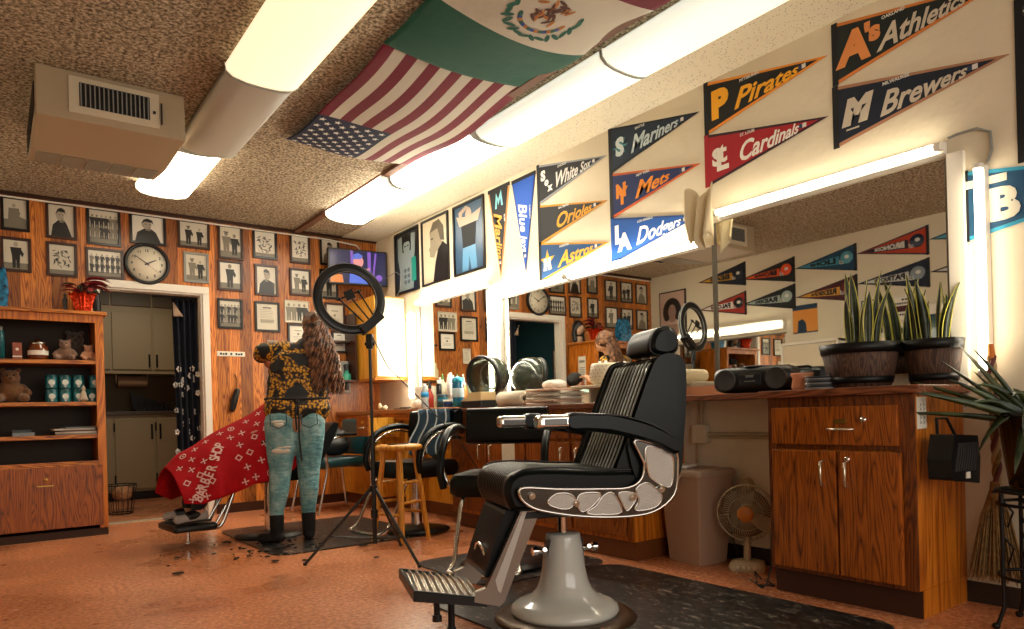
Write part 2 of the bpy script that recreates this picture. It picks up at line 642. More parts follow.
for i in range(14):
    m.box((-.375, .1 + i * .06, -.2), (-.369, .13 + i * .06, -.06))
m.build('side_louvre', black, t)
m = M().box((.24, -.02, -.20), (.245, 0, -.08)).box((.195, -.02, -.15), (.21, 0, -.135)).build('latch', black, t)
# ceiling vent and smoke detector seen in the mirror
t = thing('ceiling_vent', 'grey louvred ceiling vent reflected in the long mirror', 'vent', (-.1, 5.9, CZ - .001))
m = M().box((-.15, -.35, -.015), (.15, .35, 0)).build('frame', cream, t)
m = M()
for i in range(9):
    m.box((-.12 + i * .028, -.32, -.02), (-.11 + i * .028, .32, -.014))
m.build('slat', dgrey, t)


# ---------------------------------------------------------------- flags under the ceiling
def usf(a, b_):
    x = 1.66 + .94 * a
    y = 4.755 - 1.49 * b_
    sag = .05 * math.sin(PI * b_) ** 0.8 + .012 * math.sin(b_ * 9 + a * 3) + .02 * (1 - math.cos(2 * PI * a)) * .5
    return Vector((x, y, CZ - .024 - max(sag, 0)))


t = thing('striped_flag', 'red and white striped flag with navy starred canton pinned under ceiling', 'flag', (0, 0, 0))
m = M()
m.grid(usf, 52, 60, pick=lambda a, b_: 2 if (a < 7 / 13 and b_ < .4) else (0 if int(a * 13) % 2 == 0 else 1))
m.build('cloth', [cloth_r, cloth_w, cloth_n], t, solid=.0015)
m = M()
for row in range(9):
    for k in range(6 if row % 2 == 0 else 5):
        a = (7 / 13) * (row + 1) / 10
        b_ = .4 * ((2 * k + 1) if row % 2 == 0 else (2 * k + 2)) / 12
        c0 = usf(a, b_)
        pts = []
        for q in range(10):
            rr = .026 if q % 2 == 0 else .0105
            th = PI / 2 + q * PI / 5
            p = usf(a + rr * math.cos(th) / .94, b_ + rr * math.sin(th) / 1.49)
            pts.append((p.x, p.y, p.z - .003))
        m.add([(c0.x, c0.y, c0.z - .003)] + pts, [(0, i + 1, (i + 1) % 10 + 1) for i in range(10)])
m.build('stars', mat('star_white', '#e8e6e0', .8), t)
m = M()
m.tube([usf(0, 0) + Vector((i * .94 / 12, 0, .002)) for i in range(13)], .006, 6)
m.build('hem', cloth_w, t)


def mxf(a, b_):
    x = 1.66 + .94 * a
    y = 3.26 - 1.49 * b_
    sag = .07 * math.sin(PI * a) ** .8 * (0.4 + .6 * math.sin(PI * min(b_ * 1.2, 1))) + .010 * math.sin(b_ * 14 + a * 4)
    return Vector((x, y, CZ - .024 - max(sag, 0)))


t = thing('tricolour_flag', 'green white and red flag with eagle crest pinned under ceiling near camera', 'flag', (0, 0, 0))
m = M()
m.grid(mxf, 30, 60, pick=lambda a, b_: 0 if b_ < 1 / 3 else (1 if b_ < 2 / 3 else 2))
m.build('cloth', [cloth_g, cloth_w, cloth_r], t, solid=.0015)
m = M()


def blob(m, a, b_, ra, rb, rot, mi, n=10):
    pts = []
    for i in range(n):
        th = 2 * PI * i / n
        da, db = ra * math.cos(th), rb * math.sin(th)
        x_, y_ = da * math.cos(rot) - db * math.sin(rot), da * math.sin(rot) + db * math.cos(rot)
        p = mxf(a + x_ / .94, b_ + y_ / 1.49)
        pts.append((p.x, p.y, p.z - .003))
    c0 = mxf(a, b_)
    m.add([(c0.x, c0.y, c0.z - .0032)] + pts, [(0, i + 1, (i + 1) % n + 1) for i in range(n)], mi)


for i in range(17):            # laurel and oak wreath
    th = R(-100 + i * 200 / 16)
    blob(m, .5 + .19 * math.sin(th) / .94, .5 - .17 * math.cos(th) / 1.49, .034, .013, -th + .4 * (-1) ** i, 0)
for i in range(15):            # ring of lake and cactus leaves
    th = R(-70 + i * 10)
    blob(m, .5 + .13 * math.sin(th) / .94, .5 - .11 * math.cos(th) / 1.49, .026, .012, th, (0, 3, 2)[i % 3])
for i in range(26):            # eagle wings and body
    th = random.random() * 6.28
    rr = random.random() ** .6
    blob(m, .5 + .10 * rr * math.cos(th) / .94, .53 + .09 * rr * math.sin(th) / 1.49, .03, .009, random.random() * 3, (1, 2, 1)[i % 3])
m.build('crest', [mat('crest_green', '#0f5a48', .8), mat('crest_brown', '#54301a', .8), mat('crest_ochre', '#b06a24', .8), mat('crest_blue', '#20448c', .8)], t)


# ---------------------------------------------------------------- mirrors, strip lights on the right wall
for y0, y1, lab in ((4.91, 6.13, 'small wall mirror over the bottles, farthest along right wall'), (2.61, 4.70, 'long wall mirror behind the headrest showing door and photographs'),
                    (1.345, 2.59, 'big wall mirror nearest the camera behind the barrel planters')):
    t = thing('wall_mirror', lab, 'mirror', (XR - .001, (y0 + y1) / 2, 1.46), 0, 'wall mirrors along the right wall')
    h_ = (y1 - y0) / 2
    zt = .385 if y1 == 4.70 else .51
    M().box((-.008, -h_, -.44), (0, h_, zt)).build('glass', mirror_m, t)
    for q in (-1, 1):
        M().box((-.014, q * (h_ + .002) - .006, -.44), (-.001, q * (h_ + .002) + .006, zt)).build('edge_strip', mat('mirror_edge', '#6e6a60', .3, metal=.6), t)
structure(M().box((XR - .03, 1.27, .95), (XR - .0, 1.335, 1.98)).build('trim_5', white))
structure(M().box((XR - .045, 4.74, .95), (XR - .0, 4.88, 1.98)).build('trim_6', white))


def strip(name, p0, p1, label, hood=.035, tm=tube_m):
    """bare fluorescent tube on a white batten, pushed out from the right wall"""
    a, b_ = Vector(p0), Vector(p1)
    t = thing(name, label, 'strip light', (a + b_) / 2, 0, 'fluorescent strips around the mirrors')
    d = (b_ - a) / 2
    n_ = d.normalized()
    q = n_.cross(Vector((1, 0, 0)))
    vs = []
    for s in (-1, 1):
        for ux, uq in ((.042, -hood), (.042, hood), (.005, hood * .7), (.005, -hood * .7)):
            vs.append(d * s + Vector((ux, 0, 0)) + q * uq)
    M().add(vs, [(0, 1, 2, 3), (7, 6, 5, 4), (0, 4, 5, 1), (1, 5, 6, 2), (2, 6, 7, 3), (3, 7, 4, 0)]).build('batten', white, t, bev=.003)
    M().cyl(-d * .97 + Vector((-.022, 0, 0)), d * .97 + Vector((-.022, 0, 0)), .0155, n=12).build('tube', tm, t)
    for s in (-1, 1):
        M().cyl(d * s * .955 + Vector((-.022, 0, 0)), d * s + Vector((-.022, 0, 0)), .018).box(tuple(d * s * .985 + Vector((-.02, -.012, -.012))), tuple(d * s * .985 + Vector((.01, .012, .012)))).build('holder', white, t)
    return t


strip('strip_light', (XR - .045, 1.34, 2.012), (XR - .045, 2.56, 2.012), 'fluorescent strip above the mirror nearest the camera', tm=tube_d)
strip('strip_light', (XR - .045, 2.66, 1.872), (XR - .045, 3.86, 1.872), 'fluorescent strip above the long mirror, beside the cloth scrap')
strip('strip_light', (XR - .045, 3.88, 1.872), (XR - .045, 4.73, 1.872), 'fluorescent strip above the long mirror, below star pennant')
strip('strip_light', (XR - .045, 4.92, 2.0), (XR - .045, 6.12, 2.0), 'fluorescent strip above the small far mirror')
strip('strip_light', (XR - .045, 1.20, .99), (XR - .045, 1.20, 1.89), 'upright fluorescent strip over the blue pennant at right', hood=.02, tm=tube_d)
strip('strip_light', (XR - .075, 4.81, 1.05), (XR - .075, 4.81, 1.93), 'upright fluorescent strip between the two far mirrors')
strip('strip_light', (XR - .045, 6.26, 1.05), (XR - .045, 6.26, 1.93), 'upright fluorescent strip beside the wooden wall cabinet')
m = M().tube([(XR - .02, 1.33, 2.05), (XR - .01, 1.30, 2.06), (XR - .01, 1.22, 2.06), (XR - .01, 1.17, 2.03), (XR - .01, 1.165, 1.95), (XR - .02, 1.18, 1.9)], .006, 6)
tag(m.build('lamp_cord', grey), 'grey cord looping from horizontal strip light to upright strip at right', 'cord')
# scrap of cloth hung at the joint of two mirrors
t = thing('cloth_scrap', 'crumpled cream cloth scrap hanging at the joint of two mirrors', 'cloth', (XR - .02, 2.64, 2.05))


def scr(u, v):
    y = -.10 + .22 * u * (1 - .35 * v) + .05 * v
    z = .1 - .30 * v + .04 * math.sin(u * 9)
    return Vector((-.07 - .03 * math.sin(u * 14 + v * 3) - .02 * v, -y, z))


M().grid(scr, 20, 12).build('cloth', mat('cream_cloth', '#d6c4a0', .8), t, solid=.003)

# left wall, seen in the mirrors: mirror, strip light, white cabinet
t = thing('wall_mirror', 'left wall mirror seen reflected behind the ring light', 'mirror', (XL + .001, 5.75, 1.4))
M().box((0, -.82, -.4), (.008, .82, .38)).build('glass', mirror_m, t)
M().box((0, -.84, .38), (.014, .84, .4)).build('edge_strip', mat('mirror_edge', '', .3), t)
M().box((0, -.84, -.42), (.014, .84, -.4)).build('edge_strip', mat('mirror_edge', '', .3), t)
t = thing('strip_light', 'fluorescent strip over left wall mirror, seen only by reflection', 'strip light', (XL + .045, 5.75, 1.9))
M().box((-.042, -.82, -.06), (-.005, .82, .06)).build('batten', white, t, bev=.003)
M().cyl((.02, -.8, 0), (.02, .8, 0), .0155).build('tube', tube_d, t)

# ---------------------------------------------------------------- pennants
def penn_root(y, z, flip=False, left=False, label='', rot=0):
    t = thing('pennant', label, 'pennant', (XR - .003, y, z) if not left else (XL + .003, y, z), 0, 'football pennants on left wall' if left else 'baseball pennants on right wall')
    t.rotation_euler = (0, R(rot), R(90 if left else -90))
    return t


LEN, HH = .76, .155


def felt(t, body, border, strip_):
    m = M().prism([(0, -HH), (LEN, 0), (0, HH)], -.003, 0, mi=1)
    k = .012
    m.prism([(.012, -HH + k * 1.6), (LEN - .05, 0), (.012, HH - k * 1.6)], -.0036, -.001, mi=0)
    m.build('felt', [body, border], t)
    M().box((-.008, -.0045, -HH - .001), (.022, 0, HH + .001)).build('hoist_band', strip_, t)


def tri(x):
    return 1 - x / LEN


def script(m, body, x0, x1, size, mi=0, shear=.35, bold=.006, z=0.0, d=-.0042, up=0.0):
    """slanted lettering that shrinks with the taper of the pennant"""
    tmp = M().text(body, 1.0, lambda x, y, q: (x, y, q), 0, shear, 0, 0.0, 'LEFT')
    xm = max(v[0] for v in tmp.v)

    def fn(x, y, q):
        u = x / xm
        X = x0 + (x1 - x0) * (1.35 * u - .35 * u * u)
        return (X, d - (.0006 if q > 0 else 0), z + up * u + (y - .33) * size * (1.05 - .6 * u))
    m.text(body, 1.0, fn, mi, shear, bold / size * .6, .5, 'LEFT')


def small(m, body, x, z, size, mi=0, d=-.0044):
    m.text(body, size, lambda a, b_, q: (x + a, d - (.0004 if q > 0 else 0), z + b_), mi, 0, .0006, .5, 'LEFT')


def disc(m, x, z, rx, rz, mi, d=-.0044, n=20, rot=0):
    m.prism([(x + rx * math.cos(a) * math.cos(rot) - rz * math.sin(a) * math.sin(rot), z + rx * math.cos(a) * math.sin(rot) + rz * math.sin(a) * math.cos(rot)) for a in [2 * PI * i / n for i in range(n)]], d, d + .001, mi=mi)


def star(m, x, z, r, mi, n=5, d=-.0044, k=.4):
    m.prism([(x + (r if i % 2 == 0 else r * k) * math.sin(PI * i / n), z + (r if i % 2 == 0 else r * k) * math.cos(PI * i / n)) for i in range(2 * n)], d, d + .001, mi=mi)


def glyph(m, ch, x, z, size, mi, d=-.005, bold=.006, shear=0, wx=1):
    m.text(ch, size, lambda a, b_, q: (x + a * wx, d - (.0006 if q > 0 else 0), z + b_ - size * .34), mi, shear, bold, .5, 'CENTER')


def league(m, x, z, a=0, b_=1):
    m.box((x, -.0044, z - .011), (x + .02, -.004, z + .011), a)
    m.box((x + .02, -.0044, z - .011), (x + .042, -.004, z + .011), b_)


PD = [
    # y, z, rot, body, border, script colour, city, script, emblem, label
    (4.235, 2.65, 0, '#15171a', '#8c9094', '#d8d6d0', 'CHICAGO', 'White Sox', 'sox', 'black pennant with white script, top of the three beside the two hanging ones'),
    (4.235, 2.34, 0, '#17181a', '#c98a1c', '#d89a20', 'BALTIMORE', 'Orioles', 'plain', 'black and gold edged pennant, middle of three, with orange script'),
    (4.235, 2.05, 0, '#12426e', '#c98a1c', '#e0a024', 'HOUSTON', 'Astros', 'star', 'blue pennant with orange star emblem, lowest of three left of centre'),
    (3.445, 2.665, 0, '#10283c', '#0a1620', '#b8c8cc', 'SEATTLE', 'Mariners', 'compass', 'dark navy pennant with silver script and compass emblem, topmost over two blue ones'),
    (3.445, 2.355, 0, '#14285a', '#c85a1c', '#e88a20', 'NEW YORK', 'Mets', 'ny', 'navy pennant with orange NY monogram and orange edge'),
    (3.445, 2.05, 0, '#14509c', '#0e3c7c', '#e8ecec', 'LOS ANGELES', 'Dodgers', 'la', 'bright blue pennant with white LA monogram over the mirror'),
    (2.64, 2.66, 0, '#141514', '#e08a28', '#f0a81e', 'PITTSBURGH', 'Pirates', 'p', 'black pennant with big yellow letter P, above the red one'),
    (2.645, 2.352, 0, '#a0101e', '#32101c', '#e8e0d4', 'ST. LOUIS', 'Cardinals', 'stl', 'deep red pennant with white script and interlaced letters'),
    (1.848, 2.645, 0, '#0e1c1c', '#d07a34', '#c8bca8', 'OAKLAND', 'Athletics', 'as', 'dark green pennant with orange letter A, top right by ceiling'),
    (1.852, 2.33, 0, '#0e1a2c', '#a8785a', '#c8bca8', 'MILWAUKEE', 'Brewers', 'm', 'navy pennant with pale letter M, directly above mirror nearest camera'),
    (1.285, 1.735, 0, '#0e4262', '#2f8fae', '#cfc8b4', 'TAMPA BAY', 'Rays', 'tb', 'blue pennant with large white TB letters behind the upright strip'),
    (4.755, 2.78, 90, '#1a1c20', '#c88a4c', '#d8a040', 'MIAMI', 'Marlins', 'mia', 'black and orange pennant hanging point down beside the posters'),
    (4.415, 2.77, 90, '#1c54b4', '#123c84', '#e4e8ec', 'TORONTO', 'Blue Jays', 'plain2', 'royal blue pennant hanging point down'),
]
for (y, z, rot, bd, br, sc, city, word, em, lab) in PD:
    t = penn_root(y, z, rot=rot, label=lab)
    if em == 'tb':
        t.scale = (1.15, 1, 1.0)
    felt(t, col(bd), col(br), col('#0c1014') if em not in ('stl', 'la') else col(bd))
    x0, x1, sz = .195, .60, .155
    if em in ('star', 'ny', 'm', 'la', 'stl', 'as'):
        x0 = .22
    if word == 'Mets':
        x1 = .52
    m = M()
    script(m, word, x0, x1, sz, z=-.02, up=.018)
    m.build('script_lettering', col(sc), t)
    m = M()
    small(m, city, .24, .068, .022)
    m.build('city_lettering', col('#d8d8d0'), t)
    m = M()
    league(m, .60, 0)
    m.build('league_mark', [col('#2c3c5c'), col('#d8d4cc')], t)
    m = M()
    A, B = col(sc), col('#e8e4dc')
    if em == 'sox':
        glyph(m, 'S', .07, .055, .10, 0, wx=1.1)
        glyph(m, 'o', .11, .0, .075, 0)
        glyph(m, 'x', .15, -.05, .07, 0)
        B = A = col('#e8e4dc')
    elif em == 'star':
        star(m, .095, -.005, .088, 0)
        glyph(m, 'H', .095, -.03, .10, 1, d=-.006, bold=.012)
    elif em == 'compass':
        star(m, .10, 0, .075, 1, 8, k=.35)
        glyph(m, 'S', .10, 0, .16, 0, d=-.006, bold=.008)
        A, B = col('#c8d4d6'), col('#3c7c84')
    elif em == 'ny':
        glyph(m, 'N', .10, .015, .12, 0, bold=.008)
        glyph(m, 'Y', .11, -.025, .15, 0, d=-.006, bold=.006)
    elif em == 'la':
        glyph(m, 'L', .07, .03, .16, 0, bold=.010)
        glyph(m, 'A', .12, -.03, .15, 0, d=-.006, bold=.010)
    elif em == 'p':
        glyph(m, 'P', .10, -.0, .21, 0, bold=.014)
    elif em == 'stl':
        glyph(m, 'L', .115, -.02, .17, 0, bold=.007)
        glyph(m, 'S', .08, .0, .13, 0, d=-.006, bold=.007)
        glyph(m, 't', .12, .02, .16, 0, d=-.0055, bold=.005)
    elif em == 'as':
        glyph(m, "A", .10, .0, .21, 0, bold=.012, shear=.1)
        glyph(m, "'s", .195, .035, .12, 0, bold=.009)
        A = col('#e08c4c')
    elif em == 'm':
        glyph(m, 'M', .105, .0, .155, 0, bold=.014, shear=.25)
        m.box((.06, -.0044, -.088), (.125, -.004, -.080))
    elif em == 'tb':
        glyph(m, 'T', .068, .03, .20, 0, bold=.008, wx=1.25)
        glyph(m, 'B', .135, -.02, .18, 0, d=-.006, bold=.010, wx=.95)
    elif em == 'mia':
        T_ = [(-.045, -.06), (-.03, .05), (-.005, -.0), (.03, .06), (.05, -.05), (.03, -.05), (.02, .01), (-.005, -.04), (-.02, .01), (-.025, -.06)]
        m.prism([(.10 - q * 1.2, p * 1.2) for p, q in T_], -.0052, -.004, mi=0)
        A = col('#7cc4d0')
    if m.v:
        m.build('emblem', [A, B], t)
    if rot:
        for ch in t.children:
            pass
# two more pennants cut by the right edge of the picture
for z, lab in ((2.64, 'black hoisted pennant cut by the right picture edge, close to the ceiling'), (2.33, 'black pennant cut by right edge, middle of the dark stack'), (2.02, 'black pennant cut by right edge, lowest of the dark stack')):
    t = penn_root(1.065, z, label=lab)
    felt(t, col('#101216'), col('#3a3c40'), col('#0c0e12'))

# football pennants on the left wall (seen reflected)
FD = [(5.47, 2.62, '#1c2434', '#0c1016', '#d09a30', 'BEARS', '#1a2030', 'navy pennant with gold tongue and dark helmet, reflected by the mirror seam'),
      (5.47, 2.24, '#a03024', '#14181c', '#e8e0d8', 'FALCONS', '#15181c', 'red and black pennant with black helmet reflected over the ring light'),
      (4.78, 2.55, '#1a1c1e', '#141414', '#e0541c', 'BROWNS', '#e8501c', 'black pennant with bright orange helmet'),
      (4.78, 2.22, '#141618', '#0c0e10', '#98a8a0', 'RAIDERS', '#9caca4', 'black pennant with silver helmet under the orange helmet one'),
      (4.02, 2.55, '#12405a', '#0c2c40', '#3a8aa4', 'LIONS', '#4c94a8', 'teal blue pennant reflected above the maroon and gold one'),
      (4.02, 2.20, '#4c141c', '#38101a', '#d89a34', 'REDSKINS', '#6c1c24', 'maroon and gold pennant reflected above the orange poster'),
      (3.26, 2.58, '#b03818', '#101e34', '#101c30', 'BRONCOS', '#14243c', 'orange and navy pennant reflected above the silver helmet one at right'),
      (3.26, 2.24, '#101c34', '#0c1424', '#c8ccc8', 'PATRIOTS', '#7c8890', 'navy pennant with grey helmet reflected above the notice poster'),
      (2.5, 2.58, '#14506a', '#0e3850', '#4c98b0', '', '#48a0a8', 'light blue pennant cut by the right side of near mirror'),
      (2.5, 2.24, '#181c24', '#101218', '#c8c8c4', '', '#c8ccd0', 'dark pennant cut by right side of near mirror, lower one'),
      (1.75, 2.62, '#5a1420', '#201014', '#d8d4cc', '', '#d8d4cc', 'dark red pennant reflected near the ceiling top of near mirror')]
for (y, z, bd, br, tg, word, hc, lab) in FD:
    t = penn_root(y, z, left=True, label=lab)
    felt(t, col(bd), col(br), col('#0c1014'))
    m = M().prism([(.2, .045), (.2, -.05), (.56, -.022), (LEN - .07, 0), (.56, .022)], -.0045, -.003, mi=0)
    m.build('tongue', col(tg), t)
    m = M()
    m.ball((.11, -.006, .015), (.075, .012, .07), 18, 0)
    m.box((.14, -.014, -.05), (.19, -.006, -.042), 1).box((.14, -.014, -.028), (.19, -.006, -.022), 1).box((.184, -.014, -.05), (.19, -.006, -.0), 1)
    m.prism([(.07, -.05), (.15, -.05), (.13, -.02), (.08, -.02)], -.012, -.004, mi=0)
    disc(m, .10, .02, .026, .02, 1, d=-.0195)
    m.build('helmet', [col(hc, .4), col('#d8d4cc')], t)
    if not word:
        continue
    m = M()
    script(m, word, .235, .55, .085, shear=0, bold=.008, d=-.0056)
    m.build('lettering', col('#14181c') if sum(lin(tg)[:3]) > .25 else col('#d8d4cc'), t)

# ---------------------------------------------------------------- framed photographs
def figure(m, x, z, h, rnd, d, hat=False, seated=False):
    """a small standing or seated figure printed on the photo"""
    w_ = h * .2
    tone = rnd.choice((1, 2, 2))
    hd = 3 if tone == 2 else 2
    disc(m, x, z + h * .90, h * .075, h * .095, rnd.choice((1, 1, 3)), d, 10)
    if hat:
        m.box((x - h * .1, d, z + h * .95), (x + h * .1, d + .0005, z + h * .99), 2)
    b_ = [(x - w_ * .9, z + h * .78), (x + w_ * .9, z + h * .78), (x + w_ * .62, z + h * .45), (x + w_ * .55, z), (x + w_ * .1, z), (x, z + h * .35), (x - w_ * .1, z), (x - w_ * .55, z), (x - w_ * .62, z + h * .45)]
    if seated:
        b_ = [(x - w_, z + h * .78), (x + w_, z + h * .78), (x + w_ * 1.1, z + h * .4), (x + w_ * 2.3, z + h * .3), (x + w_ * 2.2, z), (x + w_ * 1.4, z), (x, z + h * .15), (x - w_ * 1.2, z + h * .1)]
    m.prism(b_, d, d + .0005, mi=tone)
    m.prism([(x + w_ * .7, z + h * .76), (x + w_ * 1.25, z + h * .55), (x + w_ * 1.0, z + h * .42), (x + w_ * .5, z + h * .6)], d - .0002, d + .0005, mi=tone)


def picture(kind, W, H, rnd, m):
    d = -.0065
    if kind == 'portrait':
        s_ = rnd.choice((-1, 1))
        m.prism([(-W * .42, -H * .5), (W * .42, -H * .5), (W * .34 + .02 * s_, -H * .1), (W * .12, H * .02), (-W * .12, H * .02), (-W * .34, -H * .14)], d, d + .0005, mi=rnd.choice((2, 2, 1)))
        m.prism([(-W * .08, -H * .05), (W * .1, -H * .05), (W * .08, H * .14), (-W * .06, H * .14)], d - .0002, d + .0004, mi=1)
        disc(m, .01 * s_, H * .2, W * .16, H * .19, 3, d - .0004)
        m.prism([(-W * .17 + .01 * s_, H * .2), (-W * .13, H * .38), (0, H * .43), (W * .15, H * .37), (W * .19, H * .2), (W * .13, H * .28), (-W * .1, H * .30)], d - .0006, d, mi=2)
        m.box((-W * .09, d - .0008, H * .19), (-W * .03, d, H * .21), 2).box((W * .04, d - .0008, H * .19), (W * .1, d, H * .21), 2).box((-W * .04, d - .0008, H * .07), (W * .06, d, H * .085), 1)
    elif kind == 'single':
        m.box((-W * .5, d, -H * .5), (W * .5, d + .0004, -H * .28), 1)
        figure(m, rnd.uniform(-.05, .05) * W, -H * .46, H * .92, rnd, d - .0004)
    elif kind == 'seated':
        m.box((-W * .5, d, -H * .5), (W * .5, d + .0004, -H * .2), 1)
        figure(m, -W * .05, -H * .38, H * .74, rnd, d - .0004, seated=True)
    elif kind == 'pair':
        m.box((-W * .5, d, -H * .5), (W * .5, d + .0004, -H * .3), 1)
        figure(m, -W * .2, -H * .42, H * .78, rnd, d - .0004, hat=True)
        figure(m, W * .2, -H * .42, H * .72, rnd, d - .0006)
    elif kind == 'four':
        for i in range(4):
            figure(m, (-.34 + i * .225) * W, -H * .42, H * .82, rnd, d - .0004 * i)
    elif kind == 'group':
        m.box((-W * .5, d, -H * .5), (W * .5, d + .0004, -H * .33), 1)
        for r_ in range(2):
            for i in range(6):
                figure(m, (-.4 + i * .16) * W, (-.05 - .32 * r_) * H, H * .42, rnd, d - .0004 - .0005 * r_ - .0001 * i)
    elif kind == 'action':
        m.box((-W * .5, d, -H * .5), (W * .5, d + .0004, -H * .35), 1)
        for i in range(34):
            x, z, a, l_ = rnd.uniform(-.32, .32) * W, rnd.uniform(-.3, .3) * H, rnd.uniform(0, PI), rnd.uniform(.12, .3) * W
            ca, sa = math.cos(a) * l_ / 2, math.sin(a) * l_ / 2
            t_ = l_ * .2
            m.prism([(x - ca - sa * .2, z - sa + ca * .2), (x + ca, z + sa), (x + sa * .4, z - ca * .4)], d - .0003 * i / 5, d + .0004, mi=rnd.choice((1, 2, 2)))
        disc(m, 0, H * .25, W * .06, H * .07, 1, d - .002)
    elif kind == 'document':
        for i in range(9):
            z = H * (.26 - i * .062)
            m.box((-W * .33, d, z), (W * rnd.uniform(.2, .33), d + .0004, z + H * .012), 1)
        m.box((-W * .2, d, H * .33), (W * .2, d + .0004, H * .37), 2)
        m.box((-W * .33, d, -H * .22), (W * .33, d + .0004, -H * .10), 3)
    elif kind == 'certificate':
        m.box((-W * .2, d, H * .2), (W * .2, d + .0004, H * .24), 1)
        disc(m, 0, H * .02, W * .07, W * .07, 1, d)
        for i in range(3):
            m.box((-W * .3, d, -H * (.14 + i * .08)), (W * .3, d + .0004, -H * (.125 + i * .08)), 1)


def framed(loc, W, H, kind, label, fm=frame_b, fw=.018, seed=0, rz=0, cat='picture', name='framed_photograph', group='framed photographs on the wooden wall', ground=None):
    rnd = random.Random(seed)
    t = thing(name, label, cat, loc, rz, group)
    m = M().box((-W / 2, -.02, H / 2 - fw), (W / 2, -.001, H / 2)).box((-W / 2, -.02, -H / 2), (W / 2, -.001, -H / 2 + fw))
    m.box((-W / 2, -.02, -H / 2 + fw), (-W / 2 + fw, -.001, H / 2 - fw)).box((W / 2 - fw, -.02, -H / 2 + fw), (W / 2, -.001, H / 2 - fw))
    m.build('frame', fm, t, bev=.002, seg=1)
    m = M().box((-W / 2 + fw * .8, -.006, -H / 2 + fw * .8), (W / 2 - fw * .8, -.003, H / 2 - fw * .8), 0)
    picture(kind, W - 2 * fw, H - 2 * fw, rnd, m)
    g = ground or rnd.choice((photo_l, paper, photo_l))
    m.build('print', [g, photo_m, photo_d, mat('photo_skin', '#a89e8c', .4)], t)
    return t


def far(px0, py0, px1, py1):
    """far-wall plane rectangle from picture measurements (plane Y = 7.1)"""
    f_, ps, tt = 702.0, R(36.6), .0273
    out = []
    for px, py in ((px0, py0), (px1, py1)):
        u, v = px - 512, 414 - py
        a, b_ = u + v * tt, -u * tt + v
        X = math.sin(ps) * f_ + math.cos(ps) * a
        Y = math.cos(ps) * f_ - math.sin(ps) * a
        out += [X / Y * YF, .88 + b_ / Y * YF]
    return out


FR = [
    (0, 195, 30, 229, 'seated', 'photo of a bare-chested seated man in the top row, leftmost in the picture', frame_b),
    (45, 199, 77, 235, 'portrait', 'photo of a person in a dark coat, second of the top row', frame_w),
    (86, 204, 121, 241, 'group', 'dark photo of men around a table, top row', frame_b),
    (129, 213, 166, 243, 'portrait', 'wide photo of a leaning shirtless man, above the clock', frame_b),
    (177, 221, 210, 249, 'pair', 'wide photo of riders on a motorcycle, above the doorway casing corner', frame_w),
    (217, 222, 243, 256, 'pair', 'photo of a couple, first right of doorway in the top row', frame_w),
    (252, 228, 277, 257, 'action', 'busy photo second right of doorway in the top row', frame_b),
    (289, 232, 310, 261, 'action', 'pale photo third right of doorway in the top row', frame_w),
    (319, 236, 339, 263, 'portrait', 'photo of a head in the top row partly behind the television', frame_b),
    (0, 238, 32, 272, 'single', 'photo of a boxer standing, leftmost of the second row', frame_w),
    (46, 243, 78, 277, 'action', 'photo of a rider mid jump, second row left of the team photo', frame_w),
    (85, 249, 124, 279, 'group', 'wide team photo with rows of men behind the red plant', frame_w),
    (183, 253, 209, 283, 'pair', 'silver framed photo right of the wall clock', grey),
    (217, 261, 243, 291, 'single', 'photo of a woman in a gown, second row right of doorway', frame_w),
    (254, 265, 278, 296, 'portrait', 'photo of a man in a dark shirt leaning, second row', frame_w),
    (289, 269, 311, 296, 'pair', 'photo of two men standing, second row beside the ring light', frame_w),
    (319, 270, 338, 299, 'single', 'photo in the second row seen through the ring light', frame_b),
    (217, 299, 243, 329, 'group', 'crowded drawing in dark frame, third row right of doorway', frame_b),
    (254, 302, 280, 332, 'document', 'printed notice in a thick black frame, third row', frame_b),
    (284, 301, 309, 323, 'four', 'unframed pale photo of four men standing in a row', paper),
    (287, 324, 309, 345, 'certificate', 'certificate in a white mount under the four men photo', frame_b),
    (324, 303, 345, 329, 'certificate', 'certificate seen through lower part of the ring light', frame_w),
    (331, 331, 347, 353, 'document', 'licence frame to the right of the hairdresser head', frame_b),
    (267, 341, 278, 359, 'certificate', 'small white card behind the hairdresser elbow', paper),
]
for i, (a, b_, c0, d0, k, lab, fm) in enumerate(FR):
    x0, z0, x1, z1 = far(a, b_, c0, d0)
    za = (far(a, b_, c0, b_)[1] + far(a, b_, c0, b_)[3]) / 2
    zb = (far(a, d0, c0, d0)[1] + far(a, d0, c0, d0)[3]) / 2
    framed(((x0 + x1) / 2, YF - .001, min((za + zb) / 2, 2.79 - (za - zb) / 2)), x1 - x0, abs(za - zb), k, lab, fm, seed=i + 3, fw=.022 if fm is not paper else .006)
# photographs left of the picture's edge, seen only in the mirrors
n_ = 0
kinds = ['portrait', 'pair', 'single', 'action', 'seated', 'group']
colw = ['next to the corner', 'one column in from the corner', 'third column from corner']
roww = ['top', 'second', 'third', 'fourth', 'lowest']
for ci, x in enumerate((-.78, -.47, -.16)):
    for r_, z in enumerate((2.58, 2.2, 1.82, 1.45, 1.1)):
        framed((x, YF - .001, z), .24, .3, kinds[(n_ * 5 + r_) % 6], 'photo seen only in the mirror, %s row, %s' % (roww[r_], colw[ci]), frame_b if n_ % 3 else frame_w, seed=90 + n_)
        n_ += 1

